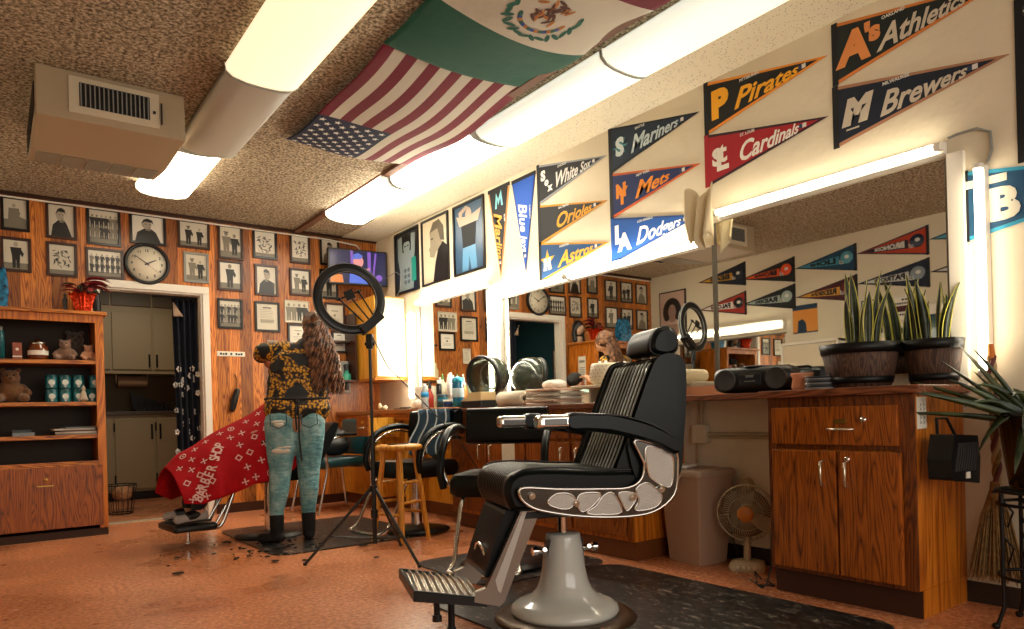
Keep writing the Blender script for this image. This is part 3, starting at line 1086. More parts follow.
# three posters on the right wall
PR = [(6.38, 2.47, .50, .64, 'tall poster of a man with raised arms, first of three by the television'), (5.81, 2.47, .50, .64, 'tall poster of a profile portrait in dark jacket, middle of three'),
      (5.22, 2.465, .50, .64, 'tall blue poster of a man in jeans, beside the hanging pennants')]
for i, (y, z, W, H, lab) in enumerate(PR):
    t = thing('framed_poster', lab, 'poster', (XR - .001, y, z), -90, 'large posters on the right wall')
    fw_ = .02
    m = M().box((-W / 2, -.02, H / 2 - fw_), (W / 2, -.001, H / 2)).box((-W / 2, -.02, -H / 2), (W / 2, -.001, -H / 2 + fw_)).box((-W / 2, -.02, -H / 2 + fw_), (-W / 2 + fw_, -.001, H / 2 - fw_)).box((W / 2 - fw_, -.02, -H / 2 + fw_), (W / 2, -.001, H / 2 - fw_))
    m.build('frame', frame_b, t)
    m = M().box((-W / 2 + .015, -.006, -H / 2 + .015), (W / 2 - .015, -.003, H / 2 - .015), 0)
    d = -.007
    if i == 0:
        m.prism([(-.17, -.29), (.13, -.29), (.14, -.05), (.17, .08), (.18, .26), (.10, .27), (.09, .10), (-.09, .10), (-.10, .27), (-.19, .26), (-.19, .05), (-.15, -.08)], d, d + .0005, mi=1)
        disc(m, .0, .15, .07, .09, 1, d - .0005)
        m.prism([(-.08, .15), (-.07, .25), (0, .28), (.07, .25), (.08, .16), (.05, .2), (-.05, .2)], d - .001, d, mi=3)
        for k in range(6):
            disc(m, -.035 + .07 * (k % 2), -.09 - .06 * (k // 2), .028, .022, 2, d - .001)
        m.box((-.045, d - .0015, .15), (-.015, d, .162), 3).box((.015, d - .0015, .15), (.045, d, .162), 3)
        m.box((.10, d - .002, -.22), (.19, d, .02), 4)
        ms = [col('#1c2224', .35), col('#8c9c9c', .35), col('#56686a', .35), col('#0c0f10', .35), col('#20907c', .35)]
    elif i == 1:
        m.prism([(-.05, -.30), (.23, -.30), (.23, .0), (.14, .06), (.06, .02), (.0, -.12)], d, d + .0005, mi=3)
        m.prism([(-.09, .05), (-.12, .02), (-.10, .0), (-.10, -.05), (-.02, -.07), (.02, -.02), (.12, .04), (.14, .14), (.08, .22), (-.04, .24), (-.10, .18), (-.09, .12)], d - .0005, d, mi=1)
        m.prism([(-.10, .18), (-.03, .27), (.08, .28), (.16, .2), (.17, .06), (.10, .08), (.05, .2)], d - .001, d, mi=2)
        m.box((-.075, d - .0015, .11), (-.035, d, .122), 3)
        ms = [col('#c8bca0', .35), col('#8e8470', .35), col('#554c3e', .35), col('#1c1a18', .35)]
    else:
        m.prism([(-.12, -.29), (-.02, -.29), (0, -.16), (.03, -.29), (.12, -.29), (.10, -.06), (-.10, -.06)], d, d + .0005, mi=1)
        m.prism([(-.10, -.08), (.10, -.08), (.12, .12), (-.12, .12)], d - .0005, d, mi=3)
        m.prism([(-.15, .12), (.15, .12), (.2, .22), (.04, .19), (-.04, .19), (-.2, .22)], d - .0007, d, mi=2)
        disc(m, 0, .2, .05, .065, 2, d - .001)
        m.prism([(-.13, .14), (-.16, .25), (-.04, .29), (.04, .25), (-.02, .26), (-.10, .23)], d - .001, d, mi=2)
        ms = [col('#34506a', .35), col('#5a8cb0', .35), col('#b09c88', .35), col('#14181c', .35)]
    m.build('print', ms, t)

# reflected posters and cabinet on the left wall
t = thing('framed_poster', 'sepia poster of a smiling curly haired person, reflected above the chair headrest', 'poster', (XL + .001, 6.68, 2.22), 90)
M().box((-.24, -.02, -.36), (.24, 0, .36)).build('frame', frame_b, t)
m = M().box((-.22, -.024, -.34), (.22, -.0195, .34), 0)
disc(m, 0, .03, .09, .12, 1, -.026)
for k in range(16):
    a = R(-30 + k * 16)
    disc(m, .0 + .12 * math.cos(a), .06 + .15 * math.sin(a), .05, .05, 2, -.0265 - .0001 * k)
m.prism([(-.2, -.34), (.2, -.34), (.12, -.12), (-.12, -.12)], -.026, -.024, mi=1)
m.build('print', [col('#c8a898', .4), col('#a08070', .4), col('#2c2420', .4)], t)
t = thing('paper_poster', 'orange and navy poster reflected under the maroon pennant', 'poster', (XL + .001, 4.66, 1.93), 90)
m = M().box((-.16, -.003, -.17), (.16, 0, .17), 0).box((-.16, -.004, .11), (.16, -.003, .17), 1).box((-.16, -.004, -.17), (.16, -.003, -.155), 1)
m.prism([(-.02, -.155), (.10, -.155), (.09, -.02), (.03, .0), (-.01, -.05)], -.0042, -.003, mi=1)
m.build('print', [col('#e0923c'), col('#1c3850')], t)
t = thing('notice_poster', 'white notice with black text lines reflected between the planters', 'poster', (XL + .001, 3.5, 1.9), 90)
m = M().box((-.2, -.004, -.14), (.2, 0, .14), 0).box((-.19, -.005, -.13), (.19, -.004, -.128), 1).box((-.19, -.005, .128), (.19, -.004, .13), 1).box((-.15, -.0055, -.035), (.15, -.004, .03), 2)
for w_, z_, n_l in ((.05, .085, 3), (.15, .045, 12), (.10, -.075, 8)):
    for i in range(n_l):
        x = -w_ + i * 2 * w_ / n_l
        m.box((x, -.0055, z_), (x + 1.5 * w_ / n_l, -.004, z_ + .02), 1)
m.build('print', [paper, black, col('#50181c')], t)
t = thing('haircut_chart', 'chart of small dark haircut pictures reflected behind the planters', 'poster', (XL + .001, 3.45, 1.42), 90)
m = M().box((-.3, -.004, -.32), (.3, 0, .32), 0)
for r_ in range(5):
    for c0 in range(5):
        disc(m, -.23 + c0 * .115, .24 - r_ * .12, .034, .04, 1, -.006)
        disc(m, -.225 + c0 * .115, .225 - r_ * .12, .02, .03, 2, -.0065)
m.build('print', [paper, col('#143c40'), col('#b09c84')], t)
t = thing('framed_poster', 'narrow framed picture reflected left of the notice', 'poster', (XL + .001, 3.86, 1.85), 90)
M().box((-.11, -.02, -.19), (.11, 0, .19)).build('frame', frame_b, t)
m = M().box((-.095, -.024, -.175), (.095, -.0195, .175), 0)
figure(m, 0, -.15, .3, random.Random(4), -.026)
m.build('print', [photo_l, photo_m, photo_d, photo_l], t)
t = thing('service_window', 'white framed window with green panes reflected at right of near mirror', 'window', (XL + .001, 2.95, 1.5), 90)
m = M().box((-.4, -.04, .3), (.4, 0, .4)).box((-.4, -.04, -.4), (.4, 0, -.33)).box((-.4, -.04, -.33), (-.33, 0, .3)).box((.33, -.04, -.33), (.4, 0, .3)).box((-.33, -.03, -.02), (.33, 0, .02))
m.build('frame', white, t, bev=.004)
M().box((-.33, -.012, -.33), (.33, -.006, .3)).build('pane', col('#1c4038', .1), t)
t = thing('display_cabinet', 'white display cabinet with open lower shelf reflected left of the barrel planter', 'cabinet', (XL + .001, 4.38, 0), 90)
m = M().box((-.35, -.42, 0), (-.32, 0, 1.62)).box((.32, -.42, 0), (.35, 0, 1.62)).box((-.35, -.42, 1.59), (.35, 0, 1.62)).box((-.32, -.42, .9), (.32, 0, .93)).box((-.32, -.42, 1.27), (.32, 0, 1.30)).box((-.32, -.02, 0), (.32, 0, 1.59)).box((-.32, -.42, .05), (.32, -.4, .88))
m.build('body', white, t, bev=.003)
M().box((-.315, -.425, 1.305), (.315, -.405, 1.585)).build('door', cream, t, bev=.004)
for k in range(7):
    o = M().cyl((0, 0, 0), (0, 0, .12), .03).cyl((0, 0, .12), (0, 0, .15), .018, .018).build('bottle', col(('#204880', '#303430', '#304038', '#404838', '#b08838', '#305090', '#6c3020')[k], .3))
    o.location = (XL + .3, 4.13 + k * .08, .932)
    tag(o, '%s bottle on the open shelf of the reflected white cabinet' % ('blue', 'black', 'dark green', 'olive', 'amber', 'light blue', 'brown')[k], 'bottle', 'bottles in the reflected cabinet')
t = thing('wooden_shelf_unit', 'wooden shelf unit reflected behind the radio, with blue bag on top', 'shelf', (XL + .001, 5.3, 0), 90)
m = M().box((-.5, -.38, 0), (-.47, 0, 1.05)).box((.47, -.38, 0), (.5, 0, 1.05)).box((-.5, -.38, 1.02), (.5, 0, 1.05)).box((-.47, -.38, .62), (.47, 0, .65)).box((-.47, -.02, 0), (.47, 0, 1.02)).box((-.47, -.38, 0), (.47, 0, .04))
m.build('body', oak, t, bev=.003)

# ---------------------------------------------------------------- far wall: clock, plates, television
x0, z0, x1, z1 = far(129, 265, 166, 265)
t = thing('wall_clock', 'round black rimmed wall clock above the doorway', 'clock', (1.172, YF - .001, 2.335))
Tm = Matrix.Rotation(R(90), 4, 'X')
M().lathe([(.185, 0), (.19, .03), (.18, .045), (.165, .04), (.158, .02)], 40, T=Tm, caps=False).build('rim', black, t)
M().lathe([(.0, .018), (.162, .018), (.162, .004), (0, .004)], 40, T=Tm).build('dial', mat('dial', '#e2d8c0', .5), t)
m = M()
for i in range(12):
    a = R(90 - 30 * (i + 1))
    m.text(str(i + 1), .034, lambda p, q, r_, a=a: (.122 * math.cos(a) + p, -.020 - (.0005 if r_ > 0 else 0), .122 * math.sin(a) + q - .012), 0, 0, .0008, .5)
for i in range(60):
    a = R(6 * i)
    m.box((-.0012, -.0205, .148), (.0012, -.0185, .155), 0, Matrix.Rotation(a, 4, 'Y'))
m.build('numerals', black, t)
m = M().prism([(-.006, -.02), (.006, -.02), (.003, .085), (-.003, .085)], -.024, -.022, T=Matrix.Rotation(R(62), 4, 'Y')).prism([(-.005, -.02), (.005, -.02), (.002, .125), (-.002, .125)], -.027, -.025, T=Matrix.Rotation(R(-55), 4, 'Y'))
m.cyl((0, -.029, 0), (0, -.018, 0), .008)
m.build('hand', black, t)
M().prism([(-.001, -.03), (.001, -.03), (.001, .12), (-.001, .12)], -.0285, -.0275, T=Matrix.Rotation(R(130), 4, 'Y')).build('second_hand', mat('red_thin', '#8a2a1c', .5), t)
x0, z0, x1, z1 = far(217, 351, 245, 357)
t = thing('name_plate', 'small white strip sign with black lettering on the panelling left of hairdresser', 'sign', ((x0 + x1) / 2, YF - .001, (z0 + z1) / 2))
M().box((-.13, -.006, -.024), (.13, 0, .024)).build('plate', paper, t, bev=.002)
m = M()
for i in range(9):
    if i not in (3, 5):
        x = -.105 + i * .024
        m.box((x, -.007, -.010), (x + .019, -.006, .010 - .004 * (i % 2)))
m.build('lettering', black, t)
t = thing('hanging_clipper', 'black clipper hanging by its cord on the wood wall left of hairdresser', 'clipper', (1.90, YF - .002, 1.12))
m = M()
limb(m, [(-.02, -.03, -.12, .03), (0, -.03, -.03, .036), (.03, -.035, .06, .03)], 10)
m.blend('body', black, t, .01)
M().tube([(.03, -.02, .08), (.035, -.01, .17), (.02, -.008, .22)], .004, 6).build('cord', black, t)
t = thing('wall_phone', 'grey upright handset box on the wall beside the hairdresser arm', 'telephone', (3.06 - .02, YF - .001, 1.32))
M().box((-.055, -.06, -.17), (.055, 0, .17)).build('cradle', grey, t, bev=.01)
M().tube([(-.0, -.075, -.13), (-.0, -.095, -.06), (0, -.095, .06), (0, -.075, .13)], [.03, .02, .02, .03], 10).build('handset', dgrey, t)
t = thing('framed_photograph', 'small teal and white framed leaflet left of the grey handset box', 'picture', (2.885, YF - .001, 1.36))
M().box((-.06, -.015, -.12), (.06, 0, .12)).build('frame', black, t)
M().box((-.048, -.018, -.108), (.048, -.0145, .108), 0).box((-.048, -.019, -.02), (.048, -.0175, .09), 1).build('print', [paper, col('#3c8a80')], t)

t = thing('television', 'flat television hung in the far corner above ring light showing a singer', 'television', (3.12, 6.84, 2.455), -8)
M().box((-.315, -.02, -.185), (.315, .03, .185)).build('bezel', black, t, bev=.006)
scr_b = mat('screen_base', (.008, .008, .03, 1), .2, emit=1.0)
scr_p = mat('screen_purple', (.09, .04, .22, 1), .2, emit=1.0)
scr_s = mat('screen_skin', (.30, .12, .12, 1), .2, emit=1.0)
scr_l = mat('screen_blue', (.04, .07, .28, 1), .2, emit=1.0)
scr_o = mat('screen_orange', (.30, .09, .02, 1), .2, emit=1.0)
m = M().box((-.295, -.023, -.168), (.295, -.0195, .168), 0)
m.prism([(-.10, -.168), (.13, -.168), (.07, -.04), (-.02, -.0), (-.09, -.06)], -.0245, -.022, mi=3)
disc(m, .0, .06, .055, .065, 2, -.026)
m.prism([(-.065, .08), (-.05, .13), (0, .15), (.05, .12), (.03, .09)], -.0265, -.022, mi=3)
m.prism([(.02, -.03), (.12, .0), (.12, -.02), (.04, -.06)], -.0268, -.022, mi=2)
m.box((-.08, -.0242, -.0), (-.055, -.022, .168), 1).box((.10, -.0242, -.1), (.135, -.022, .168), 1).prism([(.18, .16), (.2, .16), (.16, -.16), (.14, -.16)], -.0242, -.022, mi=1)
m.prism([(-.295, -.168), (-.16, -.168), (-.17, -.09), (-.295, -.06)], -.0242, -.022, mi=4)
disc(m, .22, -.10, .035, .035, 1, -.025)
m.build('screen', [scr_b, scr_p, scr_s, scr_l, scr_o], t)
m = M().box((-.06, .03, -.06), (.06, .05, .06)).cyl((0, .04, 0), (.16, .19, 0), .02).box((.1, .16, -.08), (.3, .2, .08), 0, Matrix.Rotation(R(8), 4, 'Z'))
m.build('wall_bracket', blackm, t)
m = M().tube([(3.40, 6.75, 2.36), (3.44, 6.6, 2.40), (3.445, 6.5, 2.34), (3.44, 6.52, 2.2), (3.43, 6.6, 2.13)], .004, 6)
tag(m.build('power_cord', grey), 'thin grey cord looping on the wall right of the television', 'cord')

# wall cabinet of yellow wood in the corner, with open shelf to its left
t = thing('wall_cabinet', 'yellow wooden wall cabinet under the television glowing from strip light', 'cabinet', (3.28, 6.66, 1.28))
ycab = wood('yellow_cabinet', '#e8a83c', '#b87818', '#d8962c', sc=1.2)
m = M().box((-.17, -.2, 0), (.17, .42, .83))
m.build('body', ycab, t, bev=.004)
m = M().box((-.16, -.222, .015), (.16, -.2, .815))
m.build('door', mat('door_glare_white', '#e8dcc0', .35), t, bev=.005)  # wooden door coloured pale: glare of the strip light put into its colour
M().box((-.19, -.23, -.02), (.179, .42, 0)).build('bottom_rail', oak_x, t)
t = thing('wall_shelf', 'small dark wooden shelf left of the yellow wall cabinet', 'shelf', (2.93, 6.98, 1.28))
m = M().box((-.16, -.16, -.02), (.16, .119, 0)).box((.14, -.14, 0), (.16, .119, .7)).box((-.16, -.02, .4), (.14, .119, .42))
m.build('board', frame_w, t, bev=.002)
for i, (x, hh, r0, c0, lab) in enumerate(((-.1, .2, .035, '#c8b890', 'cream bottle on small dark shelf, left one'), (-.02, .26, .03, '#d8ccb0', 'tall cream bottle on the small dark shelf'), (.07, .1, .045, '#2c8a70', 'green tub on the small dark shelf'))):
    m = M().lathe([(r0, 0), (r0, hh * .6), (r0 * .5, hh * .75), (r0 * .4, hh), (0.001, hh)], 14)
    o = m.build('bottle' if i < 2 else 'tub', col(c0, .35))
    o.location = (2.93 + x, 6.92, 1.281)
    tag(o, lab, 'bottle' if i < 2 else 'tub')

# ---------------------------------------------------------------- back room seen through the doorway
kc = mat('back_room_cabinet', '#9c8c6c', .5)
t = thing('kitchen_counter', 'pale base cabinets with dark worktop in back room', 'cabinet', (1.3, 9.18, 0))
M().box((-1.2, 0, .1), (1.29, .46, .99)).box((-1.2, .06, 0), (1.29, .46, .1), 1).build('body', [kc, black], t)
M().box((-1.2, -.03, .99), (1.29, .46, 1.03)).build('worktop', mat('worktop_dark', '#4c4034', .4), t, bev=.004)
for i, x in enumerate((-.6, -.17, .26, .69)):
    d_ = M().box((x + .01, -.02, .13), (x + .42, 0, .95)).build('door', kc, t, bev=.004)
    M().box((x + (.38 if i % 2 else .04), -.035, .70), (x + (.40 if i % 2 else .06), -.02, .88)).build('handle', blackm, d_)
    M().box((x - .005, -.024, .2), (x + .012, -.018, .3)).box((x - .005, -.024, .8), (x + .012, -.018, .9)).build('hinge', blackm, d_)
t = thing('kitchen_wall_cabinet', 'pale hanging cabinets high in back room', 'cabinet', (1.3, 9.22, 1.5))
M().box((-1.2, 0, 0), (1.29, .42, 1.1)).box((-1.2, -.03, -.03), (1.29, .42, 0)).build('body', kc, t)
for i, x in enumerate((-.6, -.17, .26, .69)):
    d_ = M().box((x + .01, -.02, .02), (x + .42, 0, .68)).build('door', kc, t, bev=.004)
    M().box((x + (.38 if i % 2 else .03), -.035, .05), (x + (.40 if i % 2 else .05), -.02, .2)).build('handle', blackm, d_)
    M().box((x + .01, -.02, .76), (x + .42, 0, 1.06)).build('upper_door', mat('upper_door', '#5e5340', .5), t, bev=.003)
t = thing('paper_towel_roll', 'brown paper towel roll under the back room cabinets', 'paper roll', (1.35, 9.33, 1.385))
M().cyl((-.15, 0, 0), (.15, 0, 0), .065, n=20).build('roll', mat('kraft', '#a08464', .8), t)
M().box((-.17, -.01, -.02), (-.155, .01, .085)).box((.155, -.01, -.02), (.17, .01, .085)).build('bracket', kc, t)
t = thing('dish_rack', 'dark slanted rack with clutter on back room worktop', 'rack', (1.65, 9.35, 1.031))
m = M()
for i in range(9):
    m.tube([(-.25 + i * .06, -.12, .0), (-.25 + i * .06, -.1, .09), (-.25 + i * .06, .12, .11)], .006, 5)
m.box((-.28, -.14, 0), (.28, .14, .02)).prism([(-.3, .02), (.1, .02), (-.05, .12), (-.33, .22)], -.08, -.05)
m.build('wires', blackm, t)
t = thing('waste_basket', 'dark wire basket with crumpled paper beside the bookcase in back room', 'basket', (1.01, 7.9, 0))
m = M()
for z_, r_ in ((0, .11), (.14, .13), (.28, .15)):
    m.tube([(r_ * math.cos(a), r_ * math.sin(a), z_ + .006) for a in [2 * PI * i / 20 for i in range(20)]], .005, 5, closed=True)
for i in range(16):
    a = 2 * PI * i / 16
    m.tube([(.11 * math.cos(a), .11 * math.sin(a), 0), (.15 * math.cos(a), .15 * math.sin(a), .28)], .003, 4)
m.build('wires', blackm, t)
m = M().ball((.02, -.02, .2), (.1, .1, .08), 10)
m.blend('paper', mat('crumpled', '#b08058', .8, bump=(20, 1, .03)), t, .015)
framed((-.099, 8.15, 1.62), .34, .46, 'portrait', 'framed picture on the teal back room wall, seen only in the mirror', frame_w, seed=77, rz=90, group=None)
# curtain
t = thing('curtain', 'dark navy curtain with white flowers hanging in the doorway', 'curtain', (1.53, YF + .16, 0))


def cur(u, v):
    x = -.115 + .215 * u + .02 * (v - .5) * (1 - u)
    return Vector((x - (.10 * max(0, .12 - v) * 0), .03 * math.sin(u * 26) + .008 * math.sin(v * 9 + u * 8), 2.07 - 1.62 * v))


M().grid(cur, 60, 30).build('cloth', mat('navy_cloth', '#101828', .8, bump=(20, .3, .01)), t, solid=.003)
m = M()
rnd = random.Random(5)
for i in range(30):
    u, v = rnd.random(), .38 + .6 * rnd.random()
    c0 = cur(u, v) + Vector((0, -.006, 0))
    for k in range(5):
        a = k * 1.257 + i
        m.ball(c0 + Vector((.014 * math.cos(a), 0, .018 * math.sin(a))), (.012, .003, .013), 6)
m.build('flowers', mat('flower_print', '#b8b4ac', .8), t)['kind'] = 'stuff'
m = M().grid(lambda u, v: Vector((-.125 + .085 * u * v + .0, -.045 - .02 * u, 2.02 - .13 * v)), 6, 6)
m.build('folded_corner', mat('lining', '#b09880', .8), t, solid=.003)
M().cyl((-.3, 0, 2.075), (.1, 0, 2.075), .008).build('rod', blackm, t)

# ---------------------------------------------------------------- bookcase at far left
BX0, BX1, BY, BH = -.02, .745, 6.49, 1.79
t = thing('bookcase', 'oak bookcase with open shelves and drop front at left edge', 'bookcase', (0, BY, 0))
D = .5
m = M().box((BX0, .012, .06), (BX0 + .03, D, BH - .03)).box((BX1 - .055, .012, .06), (BX1, D, BH - .03)).box((BX0 + .03, D - .02, .06), (BX1 - .055, D, BH - .03), 1)
m.box((BX0, .0, .06), (BX0 + .04, .02, BH - .03)).box((BX1 - .06, 0, .06), (BX1, .014, BH - .03))
m.box((BX0 + .04, .0, BH - .09), (BX1 - .06, .02, BH - .03))
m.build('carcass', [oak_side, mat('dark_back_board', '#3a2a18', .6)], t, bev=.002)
M().box((BX0 - .02, -.03, BH - .03), (BX1 + .025, D, BH)).build('top_board', oak_x, t, bev=.006)
for z_ in (1.40, 1.07, .81):
    M().box((BX0 + .03, .01, z_ - .03), (BX1 - .055, D - .02, z_)).build('shelf', oak_x, t, bev=.002)
M().box((BX0 + .03, .01, .55), (BX1 - .055, .03, .6)).box((BX0 + .03, .03, .55), (BX1 - .055, D - .02, .58)).build('rail', oak_x, t)
d_ = M().box((BX0 + .02, -.012, .085), (BX1 - .03, .012, .565)).build('drop_front', oak, t, bev=.004)
m = M().box((.27, -.03, .42), (.38, -.026, .428)).box((.27, -.03, .42), (.276, -.012, .428)).box((.374, -.03, .42), (.38, -.012, .428))
m.build('handle', brass, d_)
M().lathe([(.0, .016), (.012, .016), (.014, .0)], 14, c=(.33, 0, 0), T=Matrix.Translation((0, -.012, .47)) @ Matrix.Rotation(R(90), 4, 'X')).build('lock', brass, d_)
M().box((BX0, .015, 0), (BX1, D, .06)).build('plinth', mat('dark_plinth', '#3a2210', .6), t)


def put(name, m, mt, loc, label, cat, group=None, rz=0, bev=0):
    o = m.build(name, mt, bev=bev)
    o.location = loc
    o.rotation_euler = (0, 0, R(rz))
    return tag(o, label, cat, group)


def can(r, h, lidc, bodyc, emb=True):
    m = M().lathe([(r, 0), (r, h), (r * .96, h + .005)], 18, mi=0)
    m.lathe([(r * 1.03, h), (r * 1.03, h + .02), (.001, h + .022)], 18, mi=1)
    if emb:
        disc(m, 0, h * .5, r * .62, h * .26, 2, d=-r - .002)
    return m


teal = col('#125f66', .3)
names = ['left of lower row', 'second of lower row', 'third of lower row', 'right end of lower row']
k_ = 0
for r_, (z_, xs) in enumerate(((1.071, (.39, .48, .57, .66)), (1.181, (.39, .48, .57, .685)))):
    for i, x in enumerate(xs):
        t = thing('pomade_tin', 'teal tin on the second shelf, %s, %s' % (('lower row', 'upper row')[r_], ('leftmost', 'second from left', 'third from left', 'rightmost by the post')[i]), 'tin', (x, BY + .1, z_ + .0005), 0, 'teal tins on the second shelf')
        M().lathe([(.042, 0), (.042, .085), (.04, .088)], 18).build('can', teal, t)
        M().lathe([(.043, .083), (.043, .104), (.0, .105)], 18).build('lid', col('#0e4a50', .3), t)
        m = M()
        disc(m, 0, .045, .022, .022, 0, d=-.0435)
        m.prism([(-.012, .02), (.012, .02), (0, .004)], -.0435, -.0425)
        m.build('badge', col('#c8d0c8'), t)
m = M()
limb(m, [(0, 0, .028, .028), (0, 0, .07, .02)], 10)
m.ball((0, 0, .105), .018, 10).ball((-.02, -.01, .02), .014, 8).ball((.02, -.01, .02), .014, 8).cyl((0, 0, .115), (0, 0, .14), .010, .004)
o = m.blend('figurine', col('#b8a890'), None, .006)
o.location = (.60, BY + .045, 1.0705)
tag(o, 'small pale figurine standing in front of the teal tins', 'figurine')


def plush(name, loc, s_, colr, label, rz=0, ears=True):
    m = M()
    m.ball((0, 0, .07 * s_), (.075 * s_, .06 * s_, .07 * s_)).ball((0, -.015 * s_, .155 * s_), (.052 * s_, .05 * s_, .048 * s_)).ball((0, -.06 * s_, .145 * s_), .02 * s_)
    for q in (-1, 1):
        limb(m, [(.05 * q * s_, -.03 * s_, .03 * s_, .026 * s_), (.07 * q * s_, -.09 * s_, .028 * s_, .026 * s_)], 8)
        limb(m, [(.06 * q * s_, 0, .10 * s_, .02 * s_), (.09 * q * s_, -.04 * s_, .06 * s_, .02 * s_)], 8)
        if ears:
            m.ball((.04 * q * s_, 0, .2 * s_), .017 * s_)
    t = thing(name, label, 'soft toy', loc, rz)
    m.blend('body', mat('plush_' + colr.strip('#'), colr, .95, bump=(120, .6, .01), sheen=.3), t, .008)
    mm_ = M()
    for q in (-1, 1):
        mm_.ball((.018 * q * s_, -.062 * s_, .168 * s_), .006 * s_, 8)
    mm_.ball((0, -.08 * s_, .15 * s_), (.009 * s_, .006 * s_, .006 * s_), 8)
    mm_.build('eyes_and_nose', black, t)
    return t


plush('teddy_bear', (.13, BY + .16, 1.0705), 1.25, '#6e4c2c', 'brown teddy bear sitting left of the teal tins')
plush('soft_toy', (.645, BY + .09, 1.4005), .62, '#c08a68', 'peach soft toy at right end of the top shelf', 10)
plush('soft_toy', (.49, BY + .11, 1.4005), .8, '#80614e', 'dusty brown soft toy in the middle of the top shelf heap', -10)
plush('soft_toy', (.575, BY + .34, 1.4005), 1.25, '#5c5048', 'large grey brown soft toy at back of top shelf', 0)
t = thing('candy_jar', 'squat glass jar with red brown filling on top shelf', 'jar', (.31, BY + .13, 1.4005))
M().lathe([(.0, 0), (.06, 0), (.068, .02), (.068, .1), (.05, .12), (.05, .13)], 20).build('glass', mat('brown_glass', '#6a3418', .1, coat=1), t)
M().lathe([(.052, .128), (.055, .14), (.02, .15), (.015, .17), (.0, .175)], 20).build('lid', mat('silver_lid', '#b0a898', .25, metal=1), t)
M().lathe([(.069, .04), (.0695, .06), (.069, .075)], 20).build('band', paper, t)
t = thing('carton', 'small red brown carton on top shelf between teal spray and jar', 'box', (.175, BY + .1, 1.4005))
M().box((-.03, -.02, 0), (.03, .02, .13)).build('box', mat('carton_red', '#94503c', .5), t, bev=.002)
m = M().box((-.03, -.0215, .02), (.03, -.0195, .03))
disc(m, 0, .08, .011, .011, 0, d=-.0215)
m.build('label_print', paper, t)
t = thing('spray_can', 'tall teal spray can on top shelf at left picture edge', 'spray can', (.07, BY + .09, 1.4005))
M().lathe([(.0, 0), (.027, 0), (.028, .2), (.02, .22)], 16).build('can', teal, t)
M().lathe([(.02, .22), (.02, .25), (.0, .252)], 16).build('cap', grey, t)
for i in range(5):
    put('magazine', M().box((-.14, -.1, 0), (.14, .1, .012)), col(('#8c8478', '#c8c0b0', '#5c3c30', '#d0c8b8', '#6c7470')[i], .4), (.56 + .01 * i * (-1) ** i, BY + .15, .8105 + .0125 * i),
        '%s magazine in the pile on third shelf' % ('grey lowest', 'cream second', 'brown middle', 'pale fourth', 'topmost grey green')[i], 'magazine', 'magazines on the third shelf', rz=4 * i - 8)
put('book', M().box((-.07, -.09, 0), (.07, .09, .028)), col('#7c8484', .5), (.2, BY + .13, .8105), 'grey book lying on third shelf near left edge', 'book')
put('book', M().box((-.06, -.08, 0), (.06, .08, .02)), col('#3c4448', .5), (.19, BY + .13, .839), 'dark book on top of the grey book, third shelf', 'book')

# red plant on the bookcase
t = thing('potted_poinsettia', 'potted red poinsettia in shiny red foil on the bookcase', 'plant', (.62, BY + .12, BH + .001))
m = M()
rings = []
for i, (r_, z_) in enumerate(((.05, 0), (.062, .04), (.07, .09), (.085, .135), (.10, .15))):
    rings.append([((r_ + (.008 * i / 4 + .003) * math.sin(j * 2.6)) * math.cos(2 * PI * j / 36), (r_ + (.008 * i / 4 + .003) * math.sin(j * 2.6)) * math.sin(2 * PI * j / 36), z_ + .01 * math.sin(j * 1.7) * i / 4) for j in range(36)])
m.loft(rings, 0, False, False)
m.build('foil', mat('red_foil', '#c83c1c', .2, metal=.8, bump=(40, .8, .01)), t, solid=.002)
M().lathe([(.0, 0.002), (.048, 0.002), (.065, .12), (.0, .12)], 20).build('pot', dgrey, t)
rnd = random.Random(11)


def leaf(m, p, d, l_, w_, droop, mi):
    """pointed blade bent by its own weight"""
    d = Vector(d).normalized()
    sd = d.cross(Vector((0, 0, 1)))
    sd = sd.normalized() if sd.length > .01 else Vector((1, 0, 0))
    L_, R_ = [], []
    c_ = []
    for i in range(7):
        k = i / 6
        q = Vector(p) + d * l_ * k + Vector((0, 0, -droop * l_ * k * k))
        w2 = w_ * math.sin(PI * min(k * .9 + .08, 1)) ** .8 if i < 6 else .0005
        L_.append(q + sd * w2 + Vector((0, 0, w2 * .3)))
        R_.append(q - sd * w2 + Vector((0, 0, w2 * .3)))
        c_.append(q)
    vs = L_ + c_ + R_
    fs = []
    for i in range(6):
        fs += [(i, i + 1, i + 8, i + 7), (i + 7, i + 8, i + 15, i + 14)]
    m.add(vs, fs, mi, True)


m1, m2 = M(), M()
for i in range(26):
    a = rnd.uniform(0, 6.28)
    e = rnd.uniform(.1, 1.0)
    p = Vector((.03 * math.cos(a), .03 * math.sin(a), .14 + rnd.uniform(0, .08)))
    (leaf)(m1 if i % 3 else m2, p, (math.cos(a), math.sin(a), e), rnd.uniform(.10, .2), .025, .5, 0)
for i in range(8):
    a = rnd.uniform(-.6, .6)
    leaf(m1, (.02, 0, .2 + .01 * i), (math.cos(a), math.sin(a), .35), .2, .03, .4, 0)
m1.build('red_leaves', mat('poinsettia_red', '#7c1c24', .5), t, solid=.001)
m2.build('green_leaves', mat('poinsettia_green', '#2c3a20', .5), t, solid=.001)
m = M()
for i in range(7):
    a = i * .9
    m.tube([(0, 0, .1), (.03 * math.cos(a), .03 * math.sin(a), .22)], .004, 5)
m.build('stems', col('#3a4022'), t)
t = thing('blue_bag', 'bright blue patterned bag on bookcase at left picture edge', 'bag', (.03, BY + .2, BH + .001))
m = M()
